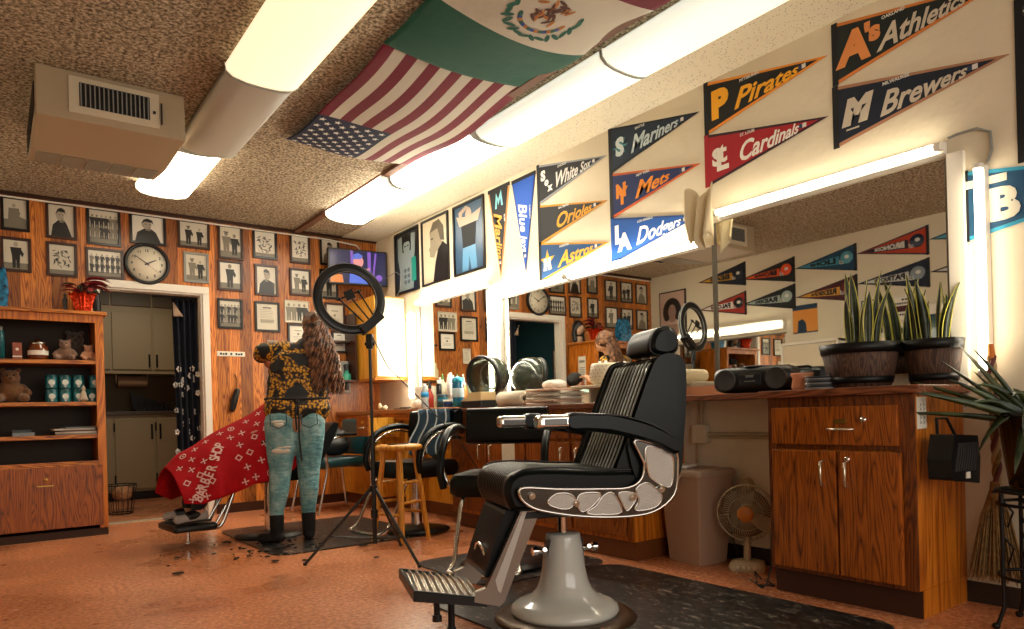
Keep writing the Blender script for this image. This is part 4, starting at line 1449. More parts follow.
m.loft([[(sx * .1 * k, sy * .06 * k2, z_) for sx, sy in ((-1, -1), (1, -1), (1, 1), (-1, 1))] for k, k2, z_ in ((.9, .9, 0), (1.05, 1.1, .12), (1, .8, .26), (.85, .3, .33))], 0, False)
m.build('bag_body', mat('blue_pattern', '#1c84b4', .5, noise=(22, .9), col2='#0c1c30'), t, bev=.02, seg=3)
M().tube([(-.05, 0, .31), (-.04, 0, .41), (.04, 0, .41), (.05, 0, .31)], .007, 8).build('handle', black, t)
t = thing('wig_head', 'mannequin head with long dark wig on bookcase, seen in mirror', 'mannequin head', (.675, BY + .37, BH + .001))
m = M().lathe([(.06, 0), (.045, .02), (.04, .08)], 16)
m.ball((0, 0, .19), (.062, .075, .09), 16).ball((0, -.078, .18), (.012, .016, .018), 8)
m.blend('head', col('#c8a488', .5), t, .008)
m = M().ball((0, .015, .215), (.08, .085, .085), 16)
for s_ in (-1, 1):
    limb(m, [(.06 * s_, .01, .2, .035), (.07 * s_, .02, .1, .035), (.07 * s_, .0, .03, .03)], 8)
limb(m, [(0, .06, .2, .05), (0, .07, .05, .05)], 8)
m.blend('wig', mat('dark_wig', '#14100e', .4, bump=(60, .6, .01)), t, .01)
t = thing('dark_statuette', 'small dark statuette left of the poinsettia on bookcase', 'statuette', (.50, BY + .15, BH + .001))
m = M().lathe([(.02, 0), (.02, .015), (.012, .02), (.016, .06), (.02, .1), (.010, .12), (.013, .14), (.0, .155)], 12)
m.build('body', dgrey, t)
t = thing('paper_leaflet', 'printed leaflet taped to the side of the bookcase, seen in mirror', 'leaflet', (BX1 + .001, BY + .25, 1.35), 90)
m = M().box((-.07, -.003, -.25), (.07, 0, .25), 0)
for i in range(14):
    m.box((-.055, -.0035, .1 - i * .022), (.05, -.003, .107 - i * .022), 1)
for i in range(4):
    m.box((-.05 + i * .026, -.0035, .17), (-.032 + i * .026, -.003, .20), 1)
m.build('sheet', [paper, black], t)

# ---------------------------------------------------------------- counters along the right wall
def door(m_parent, x, y0, y1, z0, z1, mt=oak, name='door'):
    """door or drawer front facing -X"""
    return M().box((x - .02, y0, z0), (x, y1, z1)).build(name, mt, m_parent, bev=.004)


def pull(parent, x, y, z, vertical=True, l_=.11, mt=None):
    mt = mt or mat('nickel', '#d8ccb4', .25, metal=.9)
    h_ = l_ / 2
    if vertical:
        m = M().tube([(x, y, z - h_), (x - .028, y, z - h_ + .006), (x - .028, y, z + h_ - .006), (x, y, z + h_)], .006, 8)
    else:
        m = M().tube([(x, y - h_, z), (x - .028, y - h_ + .006, z), (x - .028, y + h_ - .006, z), (x, y + h_, z)], .006, 8)
    return m.build('handle', mt, parent)


def lock(parent, x, y, z):
    T = Matrix.Translation((x, y, z)) @ Matrix.Rotation(R(-90), 4, 'Y')
    M().lathe([(.0, .010), (.011, .010), (.013, .0)], 14, T=T).build('lock', chrome, parent)


# near cabinet
t = thing('storage_cabinet', 'oak base cabinet with two doors and drawer, nearest the camera at right', 'cabinet', (0, 0, 0))
X0, Y0, Y1 = 3.0, 1.305, 1.97
M().box((X0, Y0, .115), (XR - .002, Y1, .92)).build('carcass', oak_side, t, bev=.003)
m = M().box((X0 - .012, Y0, .115), (X0, Y0 + .075, .92)).box((X0 - .012, Y1 - .04, .115), (X0, Y1, .92)).box((X0 - .012, Y0 + .075, .87), (X0, Y1 - .04, .92)).box((X0 - .012, Y0 + .075, .685), (X0, Y1 - .04, .71)).box((X0 - .012, Y0 + .075, .115), (X0, Y1 - .04, .15))
m.build('face_frame', wood('oak_frame_dark', '#7c4216', '#38180a', '#5c2e0e', sc=1.8), t, bev=.002)
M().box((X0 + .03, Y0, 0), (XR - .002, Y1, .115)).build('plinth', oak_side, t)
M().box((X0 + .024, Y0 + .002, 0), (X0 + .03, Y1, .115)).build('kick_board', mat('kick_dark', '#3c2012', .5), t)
d_ = door(t, X0 - .012, Y0 + .06, Y1 - .03, .705, .875, name='drawer')
pull(d_, X0 - .032, 1.60, .775, False)
M().box((X0 - .035, 1.575, .80), (X0 - .031, 1.63, .818)).build('card_holder', brass, d_)
lock(d_, X0 - .032, 1.50, .815)
for a, b2, hy in ((Y0 + .05, 1.62, 1.575), (1.63, Y1 - .03, 1.685)):
    d_ = door(t, X0 - .012, a, b2, .135, .68)
    pull(d_, X0 - .032, hy, .58, True)
    if hy < 1.6:
        lock(d_, X0 - .032, 1.575, .645)
M().box((X0 - .045, Y0 - .03, .92), (XR - .002, Y1 + .03, .955)).build('worktop', cabwood, t, bev=.004)
t = thing('paper_tag', 'white handwritten tag taped to the side of the nearest oak cabinet', 'tag', (3.045, Y0 - .001, .84), 0)
m = M().box((-.04, -.002, -.065), (.045, 0, .065), 0)
for k in range(2):
    for i in range(5):
        z_ = -.045 + i * .018
        m.tube([(-.015 + .03 * k, -.003, z_), (-.004 + .03 * k, -.003, z_ + .006), (-.014 + .03 * k, -.003, z_ + .012)], .0013, 4, mi=1)
m.build('sheet', [paper, black], t)

# middle shelf and the wall below
t = thing('wall_worktop', 'narrow worktop under the near mirror joining the two cabinets', 'worktop', (0, 0, 0))
M().box((3.13, Y1 + .032, .925), (XR - .002, 2.85, .955)).build('board', cabwood, t, bev=.003)
M().box((XR - .03, Y1 + .032, .955), (XR - .002, 2.85, 1.015)).build('backsplash', mat('peach_laminate', '#d0926c', .4), t)
t = thing('outlet_box', 'grey electrical box and conduit on wall above the waste bin', 'outlet', (XR - .001, 2.72, .73), -90)
m = M().box((-.05, -.05, -.055), (.05, 0, .055))
m.build('box', cream, t, bev=.004)
M().cyl((0, -.02, .055), (0, -.02, .19), .010).cyl((.05, -.02, 0), (.68, -.02, 0), .010).cyl((.05, -.02, -.02), (.68, -.02, -.02), .006).cyl((-.03, -.02, -.055), (-.03, -.02, -.18), .005).build('conduit', beige, t)

# middle cabinet bank
t = thing('base_cabinet', 'long oak base cabinet behind the barber chair under the long mirror', 'cabinet', (0, 0, 0))
M().box((3.0, 2.87, .11), (XR - .002, 4.86, .90)).build('carcass', oak_side, t, bev=.003)
M().box((2.988, 2.87, .11), (3.0, 2.91, .9)).build('face_frame', oak, t)
M().box((2.988, 4.80, .11), (3.0, 4.86, .9)).build('face_frame', oak, t)
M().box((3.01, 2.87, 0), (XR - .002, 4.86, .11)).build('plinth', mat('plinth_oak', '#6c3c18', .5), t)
for i in range(4):
    a = 2.92 + i * .475
    d_ = door(t, 2.988, a, a + .45, .71, .87, name='drawer')
    pull(d_, 2.968, a + .22, .79, False)
    d_ = door(t, 2.988, a, a + .45, .14, .69)
    pull(d_, 2.968, a + (.06 if i % 2 else .39), .6, True)
m = M().box((2.955, 2.84, .90), (XR - .002, 4.88, .935)).build('worktop', cabwood, t, bev=.004)
# far counter with kneehole
t = thing('base_cabinet', 'far oak counter holding the bottles with its drawer pulled open', 'cabinet', (0, 0, 0))
M().box((3.0, 5.62, .11), (XR - .002, 5.68, .915)).box((3.0, 6.2, .11), (XR - .002, YF - .002, .915)).box((3.2, 4.92, .11), (XR - .002, 6.2, .915)).box((3.0, 5.78, .70), (3.2, 6.06, .915)).build('carcass', ycab, t, bev=.003)
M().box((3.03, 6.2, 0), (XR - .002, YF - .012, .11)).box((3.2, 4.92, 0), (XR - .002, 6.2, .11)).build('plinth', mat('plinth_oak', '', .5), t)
M().box((2.955, 4.90, .915), (XR - .002, YF - .002, .95)).build('worktop', mat('counter_tan', '#9c6438', .4), t, bev=.004)
M().box((2.975, 4.92, .85), (2.999, YF - .014, .914)).build('rail', oak_h, t)
d_ = M().box((2.70, 5.80, .715), (2.72, 6.04, .90)).build('drawer', oak, t, bev=.004)
M().box((2.72, 5.82, .73), (3.0, 5.83, .88)).box((2.72, 6.01, .73), (3.0, 6.02, .88)).box((2.72, 5.83, .73), (3.0, 6.01, .74)).build('drawer_box', ycab, d_)
pull(d_, 2.70, 5.92, .79, False, .08)
M().box((2.697, 5.89, .83), (2.70, 5.94, .855)).build('card_holder', brass, d_)
t = thing('wall_outlet', 'white outlet plate with black plug on the front of the far counter', 'outlet', (3.197, 5.3, .78), -90)
M().box((-.07, -.006, -.09), (.07, 0, .09)).build('plate', white, t, bev=.003)
M().box((.0, -.04, -.05), (.05, -.006, .02)).tube([(.02, -.03, -.05), (.03, -.04, -.14), (.0, -.03, -.25)], .006, 6).build('plug', black, t)

# ---- items on the far counter
ZC = .9505


def bottle(name, y, x, prof, colr, label, cap=None, band=None, cat='bottle', capc=None, z=ZC):
    t = thing(name, label, cat, (x, y, z))
    M().lathe(prof, 18).build('body', col(colr, .25) if isinstance(colr, str) else colr, t)
    zt = prof[-1][1]
    if cap:
        M().lathe(cap, 14, c=(0, 0, zt)).build('cap', col(capc or '#e8e4da', .4), t)
    if band:
        r_ = max(p[0] for p in prof) + .0012
        M().lathe([(r_ - .003, band[0]), (r_, band[0] + .001), (r_, band[1] - .001), (r_ - .003, band[1])], 18, caps=False).build('wrapper_label', col(band[2], .4), t)
    return t


bottle('water_bottle', 5.50, 3.12, [(0, 0), (.033, 0), (.035, .02), (.031, .06), (.035, .10), (.033, .15), (.014, .19), (.013, .2)], mat('clear_plastic', '#c8d4d8', .1, trans=.6), 'clear water bottle with sky blue label at left of bottle row', [(.015, 0), (.015, .02), (0, .021)], (.10, .145, '#1e88c0'))
bottle('spray_bottle', 5.72, 3.30, [(0, 0), (.035, 0), (.036, .12), (.015, .17), (.013, .19)], '#a83c30', 'red spray bottle behind the clear water bottle', [(.016, 0), (.016, .02), (.01, .03), (.008, .06), (0, .062)], capc='#141414')
bottle('jar', 5.20, 3.12, [(0, 0), (.045, 0), (.046, .08), (.044, .09)], '#186070', 'squat teal jar with dark lid in front of the red sprayer', [(.047, 0), (.047, .025), (0, .027)], (.02, .07, '#144858'), cat='jar', capc='#14303c')
bottle('aerosol_can', 5.42, 3.22, [(0, 0), (.025, 0), (.025, .2), (.018, .22)], '#1c1c20', 'black and tan aerosol can behind the squat jars', [(.018, 0), (.018, .03), (0, .032)], (.05, .12, '#a0643c'), capc='#d8d4c8')
bottle('tub', 5.04, 3.08, [(0, 0), (.04, 0), (.041, .045), (.04, .05)], '#2c4880', 'low white lidded blue tub at front between the jar and white bottle', [(.042, 0), (.042, .014), (0, .015)], cat='tub')
bottle('tall_bottle', 5.17, 3.19, [(0, 0), (.034, 0), (.034, .25), (.015, .27)], '#e4e0d8', 'tall plain white bottle left of the blue mouthwash coloured bottle', [(.014, 0), (.014, .03), (0, .031)])
t = thing('disinfectant_jar', 'tall blue disinfectant jar with silver bands right of white bottle', 'jar', (3.12, 4.945, ZC))
M().lathe([(0, 0), (.05, 0), (.05, .05)], 20).lathe([(.05, .20), (.05, .24), (.02, .25), (0, .26)], 20).build('metal_fittings', mat('teal_metal', '#2c8ca8', .25, metal=.4), t)
M().lathe([(.046, .03), (.048, .04), (.048, .20)], 20).build('glass', mat('blue_fluid', '#0f6c94', .08, coat=1), t)
M().lathe([(.049, .08), (.0505, .085), (.0505, .15), (.049, .155)], 20).build('wrapper_label', col('#b8d0d4', .4), t)
lab_ = ['white', 'green capped white', 'cream', 'pale green', 'ivory', 'amber']
for i, (y, x, h_, c0) in enumerate(((5.70, 3.40, .27, '#e6e0d0'), (5.60, 3.37, .30, '#d8dcc8'), (5.50, 3.37, .29, '#e0d8c0'), (5.40, 3.36, .27, '#b8c8b0'), (5.30, 3.30, .26, '#ece6da'), (5.22, 3.36, .22, '#b87c3c'))):
    bottle('lotion_bottle', y, x, [(0, 0), (.03, 0), (.031, h_ * .75), (.012, h_ * .85), (.012, h_ * .9)], c0, '%s lotion bottle in the back rank against the small mirror' % lab_[i], [(.013, 0), (.013, .02), (.006, .025), (.006, .05), (0, .05)], capc='#5c8c3c' if i == 1 else '#e8e4da')
t = thing('tissue_box', 'upright white carton behind the bottles near left end of counter', 'box', (3.36, 5.93, ZC))
M().box((-.05, -.1, 0), (.05, .1, .22)).build('box', paper, t, bev=.004)
M().box((-.052, -.08, .04), (-.049, .08, .07)).build('printed_band', col('#c8beac'), t)
t = thing('tumbler', 'pale plastic tumbler lying left of the water bottle', 'cup', (3.25, 5.86, ZC))
M().lathe([(0, .002), (.04, .002), (.05, .09), (.047, .09), (.037, .006), (0, .006)], 20).build('cup', col('#e0d6c4', .4), t)
t = thing('cloth_towel', 'small folded cream towel at the left end of the far counter', 'towel', (3.15, 6.35, ZC))
m = M()
limb(m, [(-.05, -.1, .02, .02), (.0, 0, .03, .025), (.04, .1, .02, .02)], 8)
m.ball((-.03, .06, .045), (.02, .02, .035), 8)
m.blend('towel', mat('cream_cloth', '', .8), t, .01)
t = thing('comb_tray', 'flat black tray on the far counter beside the cream towel', 'tray', (3.10, 5.82, ZC))
M().box((-.06, -.13, 0), (.06, .13, .012)).box((-.02, -.1, .012), (0, .1, .022)).build('tray', black, t, bev=.004)

# hood hair dryer on the counter
t = thing('hood_dryer', 'smoked dome hood dryer with black rim standing on the counter', 'hair dryer', (3.26, 4.66, ZC))
T = Matrix.Translation((-.04, 0, .235)) @ Matrix.Rotation(R(-100), 4, 'Y') @ Matrix.Rotation(R(12), 4, 'X')
smoke = mat('smoked_plastic', '#6c7468', .08, trans=.75, coat=.5)
m = M().lathe([(.165, .05), (.168, 0), (.160, -.06), (.135, -.12), (.09, -.16), (.03, -.18), (0.001, -.182)], 32, T=T, caps=False)
m.build('dome', smoke, t, solid=.004)
M().lathe([(.160, .03), (.176, .03), (.18, .045), (.176, .06), (.160, .06), (.160, .03)], 36, T=T).build('rim', black, t)
M().lathe([(.10, -.04), (.11, -.04), (.11, -.035), (.10, -.035), (.1, -.04)], 24, T=T).build('inner_ring', grey, t)
m = M().cyl((.02, 0, 0), (.0, 0, .09), .03, .02).lathe([(0, 0), (.08, 0), (.08, .015), (.03, .03), (0, .03)], 20)
m.build('base', black, t)
t = thing('clipper_case', 'tan topped black clipper case in front of the dryer', 'case', (3.06, 4.56, .9355))
M().box((-.07, -.14, 0), (.07, .14, .055)).build('base', black, t, bev=.006)
M().prism([(-.14, .055), (.15, .055), (.05, .085), (.02, .12), (-.14, .12)], -.07, .07, 'yz').build('lid', col('#dcc08c', .5), t, bev=.006)
t = thing('paper_roll', 'thick cream neck paper roll lying on counter, dark hollow end towards left', 'paper roll', (3.06, 4.10, .9355))
Tr = Matrix.Translation((0, 0, .056)) @ Matrix.Rotation(R(-90), 4, 'X') @ Matrix.Rotation(R(0), 4, 'Y')
M().lathe([(.022, -.14), (.055, -.14), (.055, .14), (.022, .14), (.022, -.14)], 24, T=Tr).build('roll', col('#d8ccb4'), t)
for i in range(6):
    put('folded_towel', M().box((-.12, -.17, 0), (.12, .17, .018)), col(('#e0d8c8', '#c8a890', '#e8e2d4', '#b8b0a0', '#dcd4c4', '#d8b49c')[i], .9), (3.13 + .008 * (-1) ** i, 3.72, .9355 + i * .0185),
        '%s towel in the flat pile right of the paper roll' % ('cream lowest', 'dusty pink second', 'white third', 'grey fourth', 'ivory fifth', 'pinkish topmost')[i], 'towel', 'towels in the flat pile', rz=5 * (-1) ** i, bev=.006)
t = thing('cloth_heap', 'rumpled white cloth on the towel pile', 'cloth', (3.15, 3.74, .9355 + 6 * .0185 + .001))
m = M().ball((0, 0, .03), (.08, .11, .035), 12).ball((.02, .08, .025), (.05, .06, .03), 10).ball((-.03, -.07, .025), (.05, .06, .025), 10)
m.blend('cloth', mat('white_towel', '#e6e0d4', .95, bump=(35, .8, .02)), t, .012)
t = thing('cloth_heap', 'pale teal cloth folded left of the rumpled white one', 'cloth', (3.22, 4.02, .9355))
m = M().prism([(-.1, 0), (.1, 0), (.04, .13), (-.02, .1)], -.07, .07, 'yz')
m.build('cloth', mat('pale_teal', '#9cbcb4', .9), t, bev=.02, seg=3)
# raised little table board with perforated basket
t = thing('raised_shelf', 'white raised shelf board standing on the counter below the long mirror', 'shelf', (3.27, 3.15, .9355))
M().box((-.16, -.33, .1), (.15, .38, .118)).build('board', mat('shelf_cream', '#d0c2a4', .4), t, bev=.004)
M().box((-.12, -.32, 0), (.14, -.30, .1)).box((-.12, .02, 0), (.14, .04, .1)).box((.0, .35, 0), (.14, .37, .1)).build('support', cream, t)
t = thing('plastic_basket', 'white perforated plastic basket on the raised shelf', 'basket', (3.25, 3.33, 1.055))
m = M().lathe([(.0, 0), (.075, 0), (.10, .02), (.108, .07), (.098, .13), (.09, .14), (.085, .135), (.095, .07), (.09, .02), (0, .008)], 28)
m.build('bowl', mat('basket_white', '#e0d2b8', .5), t)
m = M()
for r_ in range(5):
    for k in range(22):
        a = 2 * PI * (k + .5 * (r_ % 2)) / 22
        rr = (.102, .107, .109, .106, .101)[r_]
        m.ball((rr * math.cos(a), rr * math.sin(a), .03 + r_ * .022), (.004, .004, .004), 6)
m.build('perforations', col('#8c7c64'), t)
for i, (y, x, z_, lab) in enumerate(((3.02, 3.24, 1.055, 'rolled white towel lying on the raised shelf behind the chair back'), (2.93, 3.26, 1.055, 'rolled cream towel right of the chair back'))):
    t = thing('rolled_towel', lab, 'towel', (x, y, z_))
    Tr = Matrix.Translation((0, 0, .042)) @ Matrix.Rotation(R(90), 4, 'Y')
    M().lathe([(0, -.11), (.03, -.11), (.041, -.10), (.041, .10), (.03, .11), (0, .11)], 20, T=Tr).build('towel', col(('#e6e0d2', '#dcc8a4')[i], .95), t)
for i, (y, lab, c0) in enumerate(((3.50, 'slim dark blue bottle left of perforated basket', '#142c50'), (3.44, 'slim black bottle touching the perforated basket on its left', '#141a1c'))):
    bottle('slim_bottle', y, 3.36, [(0, 0), (.02, 0), (.02, .12), (.008, .14)], c0, lab, [(.01, 0), (.01, .03), (0, .031)], z=1.055)

# radio and things near the planters
t = thing('radio', 'black rounded portable radio with disc player on worktop under the mirror', 'radio', (3.26, 2.21, .9555), -78)
m = M()
rings = []
for x, k in ((-.21, .72), (-.2, .86), (-.17, .97), (-.1, 1), (.1, 1), (.17, .97), (.2, .86), (.21, .72)):
    rings.append([(x, .085 * k * math.copysign(abs(math.cos(a)) ** .6, math.cos(a)), .072 + .07 * k * math.copysign(abs(math.sin(a)) ** .7, math.sin(a))) for a in [2 * PI * j / 24 for j in range(24)]])
m.loft(rings)
m.build('body', black, t)
for s_ in (-1, 1):
    Tr = Matrix.Translation((.135 * s_, -.086, .072)) @ Matrix.Rotation(R(90), 4, 'X')
    M().lathe([(.0, .0), (.048, .002), (.055, .006), (.058, .0), (.055, -.004)], 24, T=Tr).build('speaker', dgrey, t)
m = M().box((-.06, -.09, .04), (.06, -.083, .1))
m.build('front_panel', col('#22262a', .25), t, bev=.003)
M().text('SONY', .016, lambda a, b2, q: (a, -.0905 - (.0004 if q > 0 else 0), .082 + b2), 0, 0, .0006, .5).box((-.03, -.0915, .06), (.03, -.09, .063)).build('lettering', grey, t)
M().lathe([(.0, .146), (.06, .145), (.07, .14)], 24).build('disc_lid', dgrey, t)
M().tube([(-.16, .04, .125), (-.15, .075, .14), (.15, .075, .14), (.16, .04, .125)], .007, 8).build('handle', black, t)
t = thing('clay_pot', 'small peach clay pot between radio and barrel planter', 'pot', (3.16, 1.89, .9555))
M().lathe([(0, .002), (.045, .002), (.05, .02), (.043, .06), (.052, .075), (.052, .085), (.044, .085), (.038, .06), (0, .05)], 24).build('pot', col('#d08c68', .7), t)
for i in range(6):
    put('saucer', M().lathe([(0, 0), (.06, 0), (.075, .006), (.075, .009), (.0, .006)], 24), col('#3c3e40' if i % 2 else '#8c8c88', .3), (3.13, 1.775, .9555 + i * .0105),
        '%s saucer of the small stack left of the near barrel planter' % ('lowest grey', 'second dark', 'third grey', 'fourth dark', 'fifth grey', 'topmost dark')[i], 'saucer', 'saucers stacked by the planter')


def planter(loc, s_, label, seed, nleaf, hh):
    t = thing('barrel_planter', label, 'planter', loc)
    m = M().lathe([(0, 0), (.135 * s_, 0), (.155 * s_, .08), (.18 * s_, .2), (.17 * s_, .2), (.165 * s_, .17), (0, .165)], 40, mi=0)
    m.build('tub', barrelw, t)
    for z0, z1, ra, rb in ((.155, .2, .174, .184), (.02, .05, .142, .150)):
        M().lathe([(ra * s_, z0), (ra * s_ + .002, z0), (rb * s_ + .001, z1), (rb * s_ - .002, z1)], 40).build('hoop', blackm, t)
    M().lathe([(0, .178), (.166 * s_, .172)], 24).build('soil', mat('soil', '#2a2018', .95, bump=(40, 1, .02)), t)
    tt_ = thing('snake_plant', 'snake plant with yellow edged blades growing in the %s' % ('nearer left barrel' if seed == 1 else 'second barrel behind'), 'plant', (loc[0], loc[1], loc[2] + .18))
    rnd = random.Random(seed)
    for i in range(nleaf):
        a = rnd.uniform(0, 6.28)
        r_ = rnd.uniform(.02, .10) * s_
        h2 = hh * rnd.uniform(.55, 1.0)
        lean = rnd.uniform(.1, .5) * (r_ / .1)
        w_ = rnd.uniform(.016, .025)
        tw = rnd.uniform(0, PI)
        mi_, me_ = M(), M()
        secs = []
        for k in range(9):
            q = k / 8
            c0 = Vector((math.cos(a) * (r_ + lean * h2 * q * q), math.sin(a) * (r_ + lean * h2 * q * q), h2 * q))
            ww = w_ * (math.sin(PI * (q * .82 + .18)) ** .7) if k < 8 else .001
            d = Vector((math.cos(tw + q * .6), math.sin(tw + q * .6), 0))
            nn = Vector((-d.y, d.x, 0)) * .004
            secs.append((c0, ww, d, nn))
        mi_.loft([[c0 - d * ww * .78, c0 + nn, c0 + d * ww * .78, c0 - nn * .4] for c0, ww, d, nn in secs])
        for s2 in (-1, 1):
            me_.loft([[c0 + s2 * d * ww * .76 + nn * .3, c0 + s2 * d * ww, c0 + s2 * d * ww * .76 - nn * .3] for c0, ww, d, nn in secs])
        lf = mi_.build('leaf', MC['snake_green'], tt_)
        me_.build('leaf_margin', MC['snake_yellow'], lf)
    return t


mat('snake_green', '#34402a', .4, noise=(30, .5), col2='#161c12')
mat('snake_yellow', '#c0b848', .4)
planter((3.215, 1.635, .9555), .93, 'wooden half barrel planter with black hoops nearest left of the aloe', 1, 9, .42)
planter((3.27, 1.31 + .02, .9555), .8, 'second barrel planter with black hoops right of the first one', 2, 10, .26) if False else None
t2 = planter((3.336, 1.372, .9555), .66, 'smaller barrel planter with black hoops, right of the larger barrel', 2, 8, .32)

# waste bin
t = thing('waste_bin', 'tall beige plastic waste bin with flat lid between the cabinets', 'bin', (3.28, 2.645, 0), -8)


def rr(wx, wy, z, rc, n=5):
    out = []
    for cx_, cy_, a0 in ((wx - rc, wy - rc, 0), (-wx + rc, wy - rc, 90), (-wx + rc, -wy + rc, 180), (wx - rc, -wy + rc, 270)):
        for i in range(n + 1):
            a = R(a0 + 90 * i / n)
            out.append((cx_ + rc * math.cos(a), cy_ + rc * math.sin(a), z))
    return out


binp = mat('bin_plastic', '#b49880', .45)
M().loft([rr(.10, .125, 0, .012), rr(.105, .13, .01, .012), rr(.135, .165, .50, .014), rr(.14, .17, .505, .014)]).build('body', binp, t)
M().loft([rr(.148, .178, .50, .03), rr(.150, .18, .51, .03), rr(.150, .18, .53, .03), rr(.14, .17, .54, .03)]).build('lid', mat('bin_lid', '#a48c74', .4), t)
m = M()
for i in range(18):
    pass
m.grid(lambda u, v: Vector((-.148 + .03 * u - .012 * v, -.05 + .20 * u, .505 - .10 * v * math.sin(PI * u) + .004 * math.sin(u * 30))), 24, 6)
m.build('liner', mat('bin_liner', '#e4d4c4', .3), t, solid=.002)
put('folded_cloth', M().box((-.09, -.06, 0), (.09, .06, .018)), mat('white_towel', '', .9), (3.23, 2.70, .542), 'white folded cloth lying on the waste bin lid', 'cloth', rz=20, bev=.006)

# desk fan
t = thing('desk_fan', 'beige desk fan with orange hub on the floor beside the cabinet', 'fan', (3.28, 2.31, 0), -60)
fanc = mat('fan_beige', '#b8a484', .4)
M().loft([rr(.09, .075, 0, .03), rr(.095, .08, .02, .03), rr(.085, .07, .045, .03), rr(.05, .05, .055, .03)]).build('base', fanc, t)
M().cyl((0, 0, .05), (0, .02, .22), .02, .016).build('neck', fanc, t)
M().tube([(0, .02, .31), (0, .06, .31), (0, .13, .31)], [.04, .055, .035], 18).build('motor', fanc, t)
m = M()
for i in range(56):
    a = 2 * PI * i / 56
    a2 = a + .25
    m.tube([(.036 * math.cos(a), -.055, .31 + .036 * math.sin(a)), (.10 * math.cos(a + .12), -.05, .31 + .10 * math.sin(a + .12)), (.148 * math.cos(a2), -.02, .31 + .148 * math.sin(a2)), (.152 * math.cos(a2), .01, .31 + .152 * math.sin(a2))], .0014, 4)
for r_, y in ((.152, .01), (.15, -.012), (.09, -.053)):
    m.tube([(r_ * math.cos(a), y, .31 + r_ * math.sin(a)) for a in [2 * PI * j / 40 for j in range(40)]], .003 if r_ > .1 else .0016, 6, closed=True)
for i in range(36):
    a = 2 * PI * i / 36
    m.tube([(.152 * math.cos(a), .01, .31 + .152 * math.sin(a)), (.12 * math.cos(a), .045, .31 + .12 * math.sin(a)), (.04 * math.cos(a), .055, .31 + .04 * math.sin(a))], .0013, 4)
m.build('guard', mat('fan_wire', '#c0b090', .3, metal=.4), t)
m = M()
for k in range(3):
    a0 = k * 2.094 + .5
    m.grid(lambda u, v: Vector(((.03 + .10 * u) * math.cos(a0 + (v - .5) * (.9 + .5 * u)), -.01 + .03 * (v - .5), .31 + (.03 + .10 * u) * math.sin(a0 + (v - .5) * (.9 + .5 * u)))), 6, 6)
m.build('blade', mat('fan_blade', '#6c5a44', .3, trans=0), t, solid=.002)
Tf = Matrix.Translation((0, -.055, .31)) @ Matrix.Rotation(R(90), 4, 'X')
M().lathe([(.0, .012), (.036, .012), (.042, .006), (.042, -.004)], 28, T=Tf).build('hub_cap', col('#c8782c', .35), t)
m = M()
for k in range(4):
    m.box((-.05 + k * .028, -.088, .02), (-.035 + k * .028, -.078, .035))
m.build('buttons', cream, t)
m = M().tube([(3.40, 2.30, .02), (3.38, 2.44, .03), (3.25, 2.40, .25), (3.36, 2.45, .40), (3.42, 2.45, .20)], .004, 6)
tag(m.build('power_cord', black), 'thin dark cord looping between the waste bin and desk fan', 'cord')
m = M().tube([(3.0, 2.10, .03), (2.98, 2.02, .006), (3.0, 2.01, .02), (3.01, 1.99, .10), (3.02, 1.985, .3), (3.03, 1.985, .6), (3.08, 1.985, .75)], .0045, 6).tube([(3.12, 2.12, .01), (3.04, 2.10, .06), (3.0, 2.06, .01), (3.05, 2.0, .008), (3.12, 2.08, .008)], .005, 6)
tag(m.build('power_cord', black), 'black cord coiled on the floor and climbing the left edge of near cabinet', 'cord')
t = thing('pipe_end', 'round beige pipe cap on the wall above the fan', 'pipe cap', (XR - .001, 2.42, .44), -90)
M().cyl((0, -.05, 0), (0, 0, 0), .04, .045, 24).build('cap', beige, t, bev=.005)

# ---- right edge: aloe on iron stand, broom, black scoop
t = thing('iron_stand', 'black wrought iron plant stand at the right picture edge', 'plant stand', (3.22, .955, 0))
m = M()
for a in (45, 135, 225, 315):
    c0, s0 = math.cos(R(a)), math.sin(R(a))
    m.tube([(.17 * c0, .17 * s0, 0), (.14 * c0, .14 * s0, .08), (.14 * c0, .14 * s0, .53)], .008, 8)
    m.ball((.17 * c0, .17 * s0, .012), (.016, .016, .012), 8)
    for z_ in (.42, .28):
        m.tube([(.14 * c0, .14 * s0, z_ + .08), (.10 * c0, .10 * s0, z_ + .03), (.12 * c0, .12 * s0, z_ - .03), (.14 * c0, .14 * s0, z_)], .004, 6)
for z_, r_ in ((.53, .145), (.48, .14), (.2, .14)):
    m.tube([(r_ * math.cos(a), r_ * math.sin(a), z_) for a in [2 * PI * i / 28 for i in range(28)]], .007, 6, closed=True)
for i in range(5):
    x = -.1 + .05 * i
    m.box((x - .005, -.13, .524), (x + .005, .13, .532))
m.build('frame', blackm, t)
t = thing('potted_aloe', 'large aloe with long arching leaves in a black pot at right edge', 'plant', (3.22, .955, .54))
M().lathe([(0, 0), (.09, 0), (.10, .01), (.135, .27), (.142, .27), (.142, .295), (.128, .295), (.125, .26), (0, .25)], 32).build('pot', mat('pot_black', '#0e1012', .25), t)
alo = mat('aloe_green', '#4c5c38', .4, noise=(12, .4), col2='#26321e')
rnd = random.Random(3)
blades = [(128, .46, .50, .14), (150, .30, .8, 1.0), (112, .45, .6, .12), (135, .36, .75, .1), (100, .40, .9, .0), (80, .42, 1.1, -.05), (60, .3, .8, .3), (175, .22, .1, .9), (200, .30, .2, .9), (140, .46, .42, .10), (30, .3, .9, .2), (-30, .3, .8, .4), (-90, .3, .7, .4), (110, .28, 1.2, .0), (235, .3, .6, .6), (150, .40, 1.5, .45), (168, .34, 2.2, .6), (125, .40, 1.9, .15), (185, .32, 1.2, .9), (118, .44, .22, .10), (135, .36, 1.1, .55)]
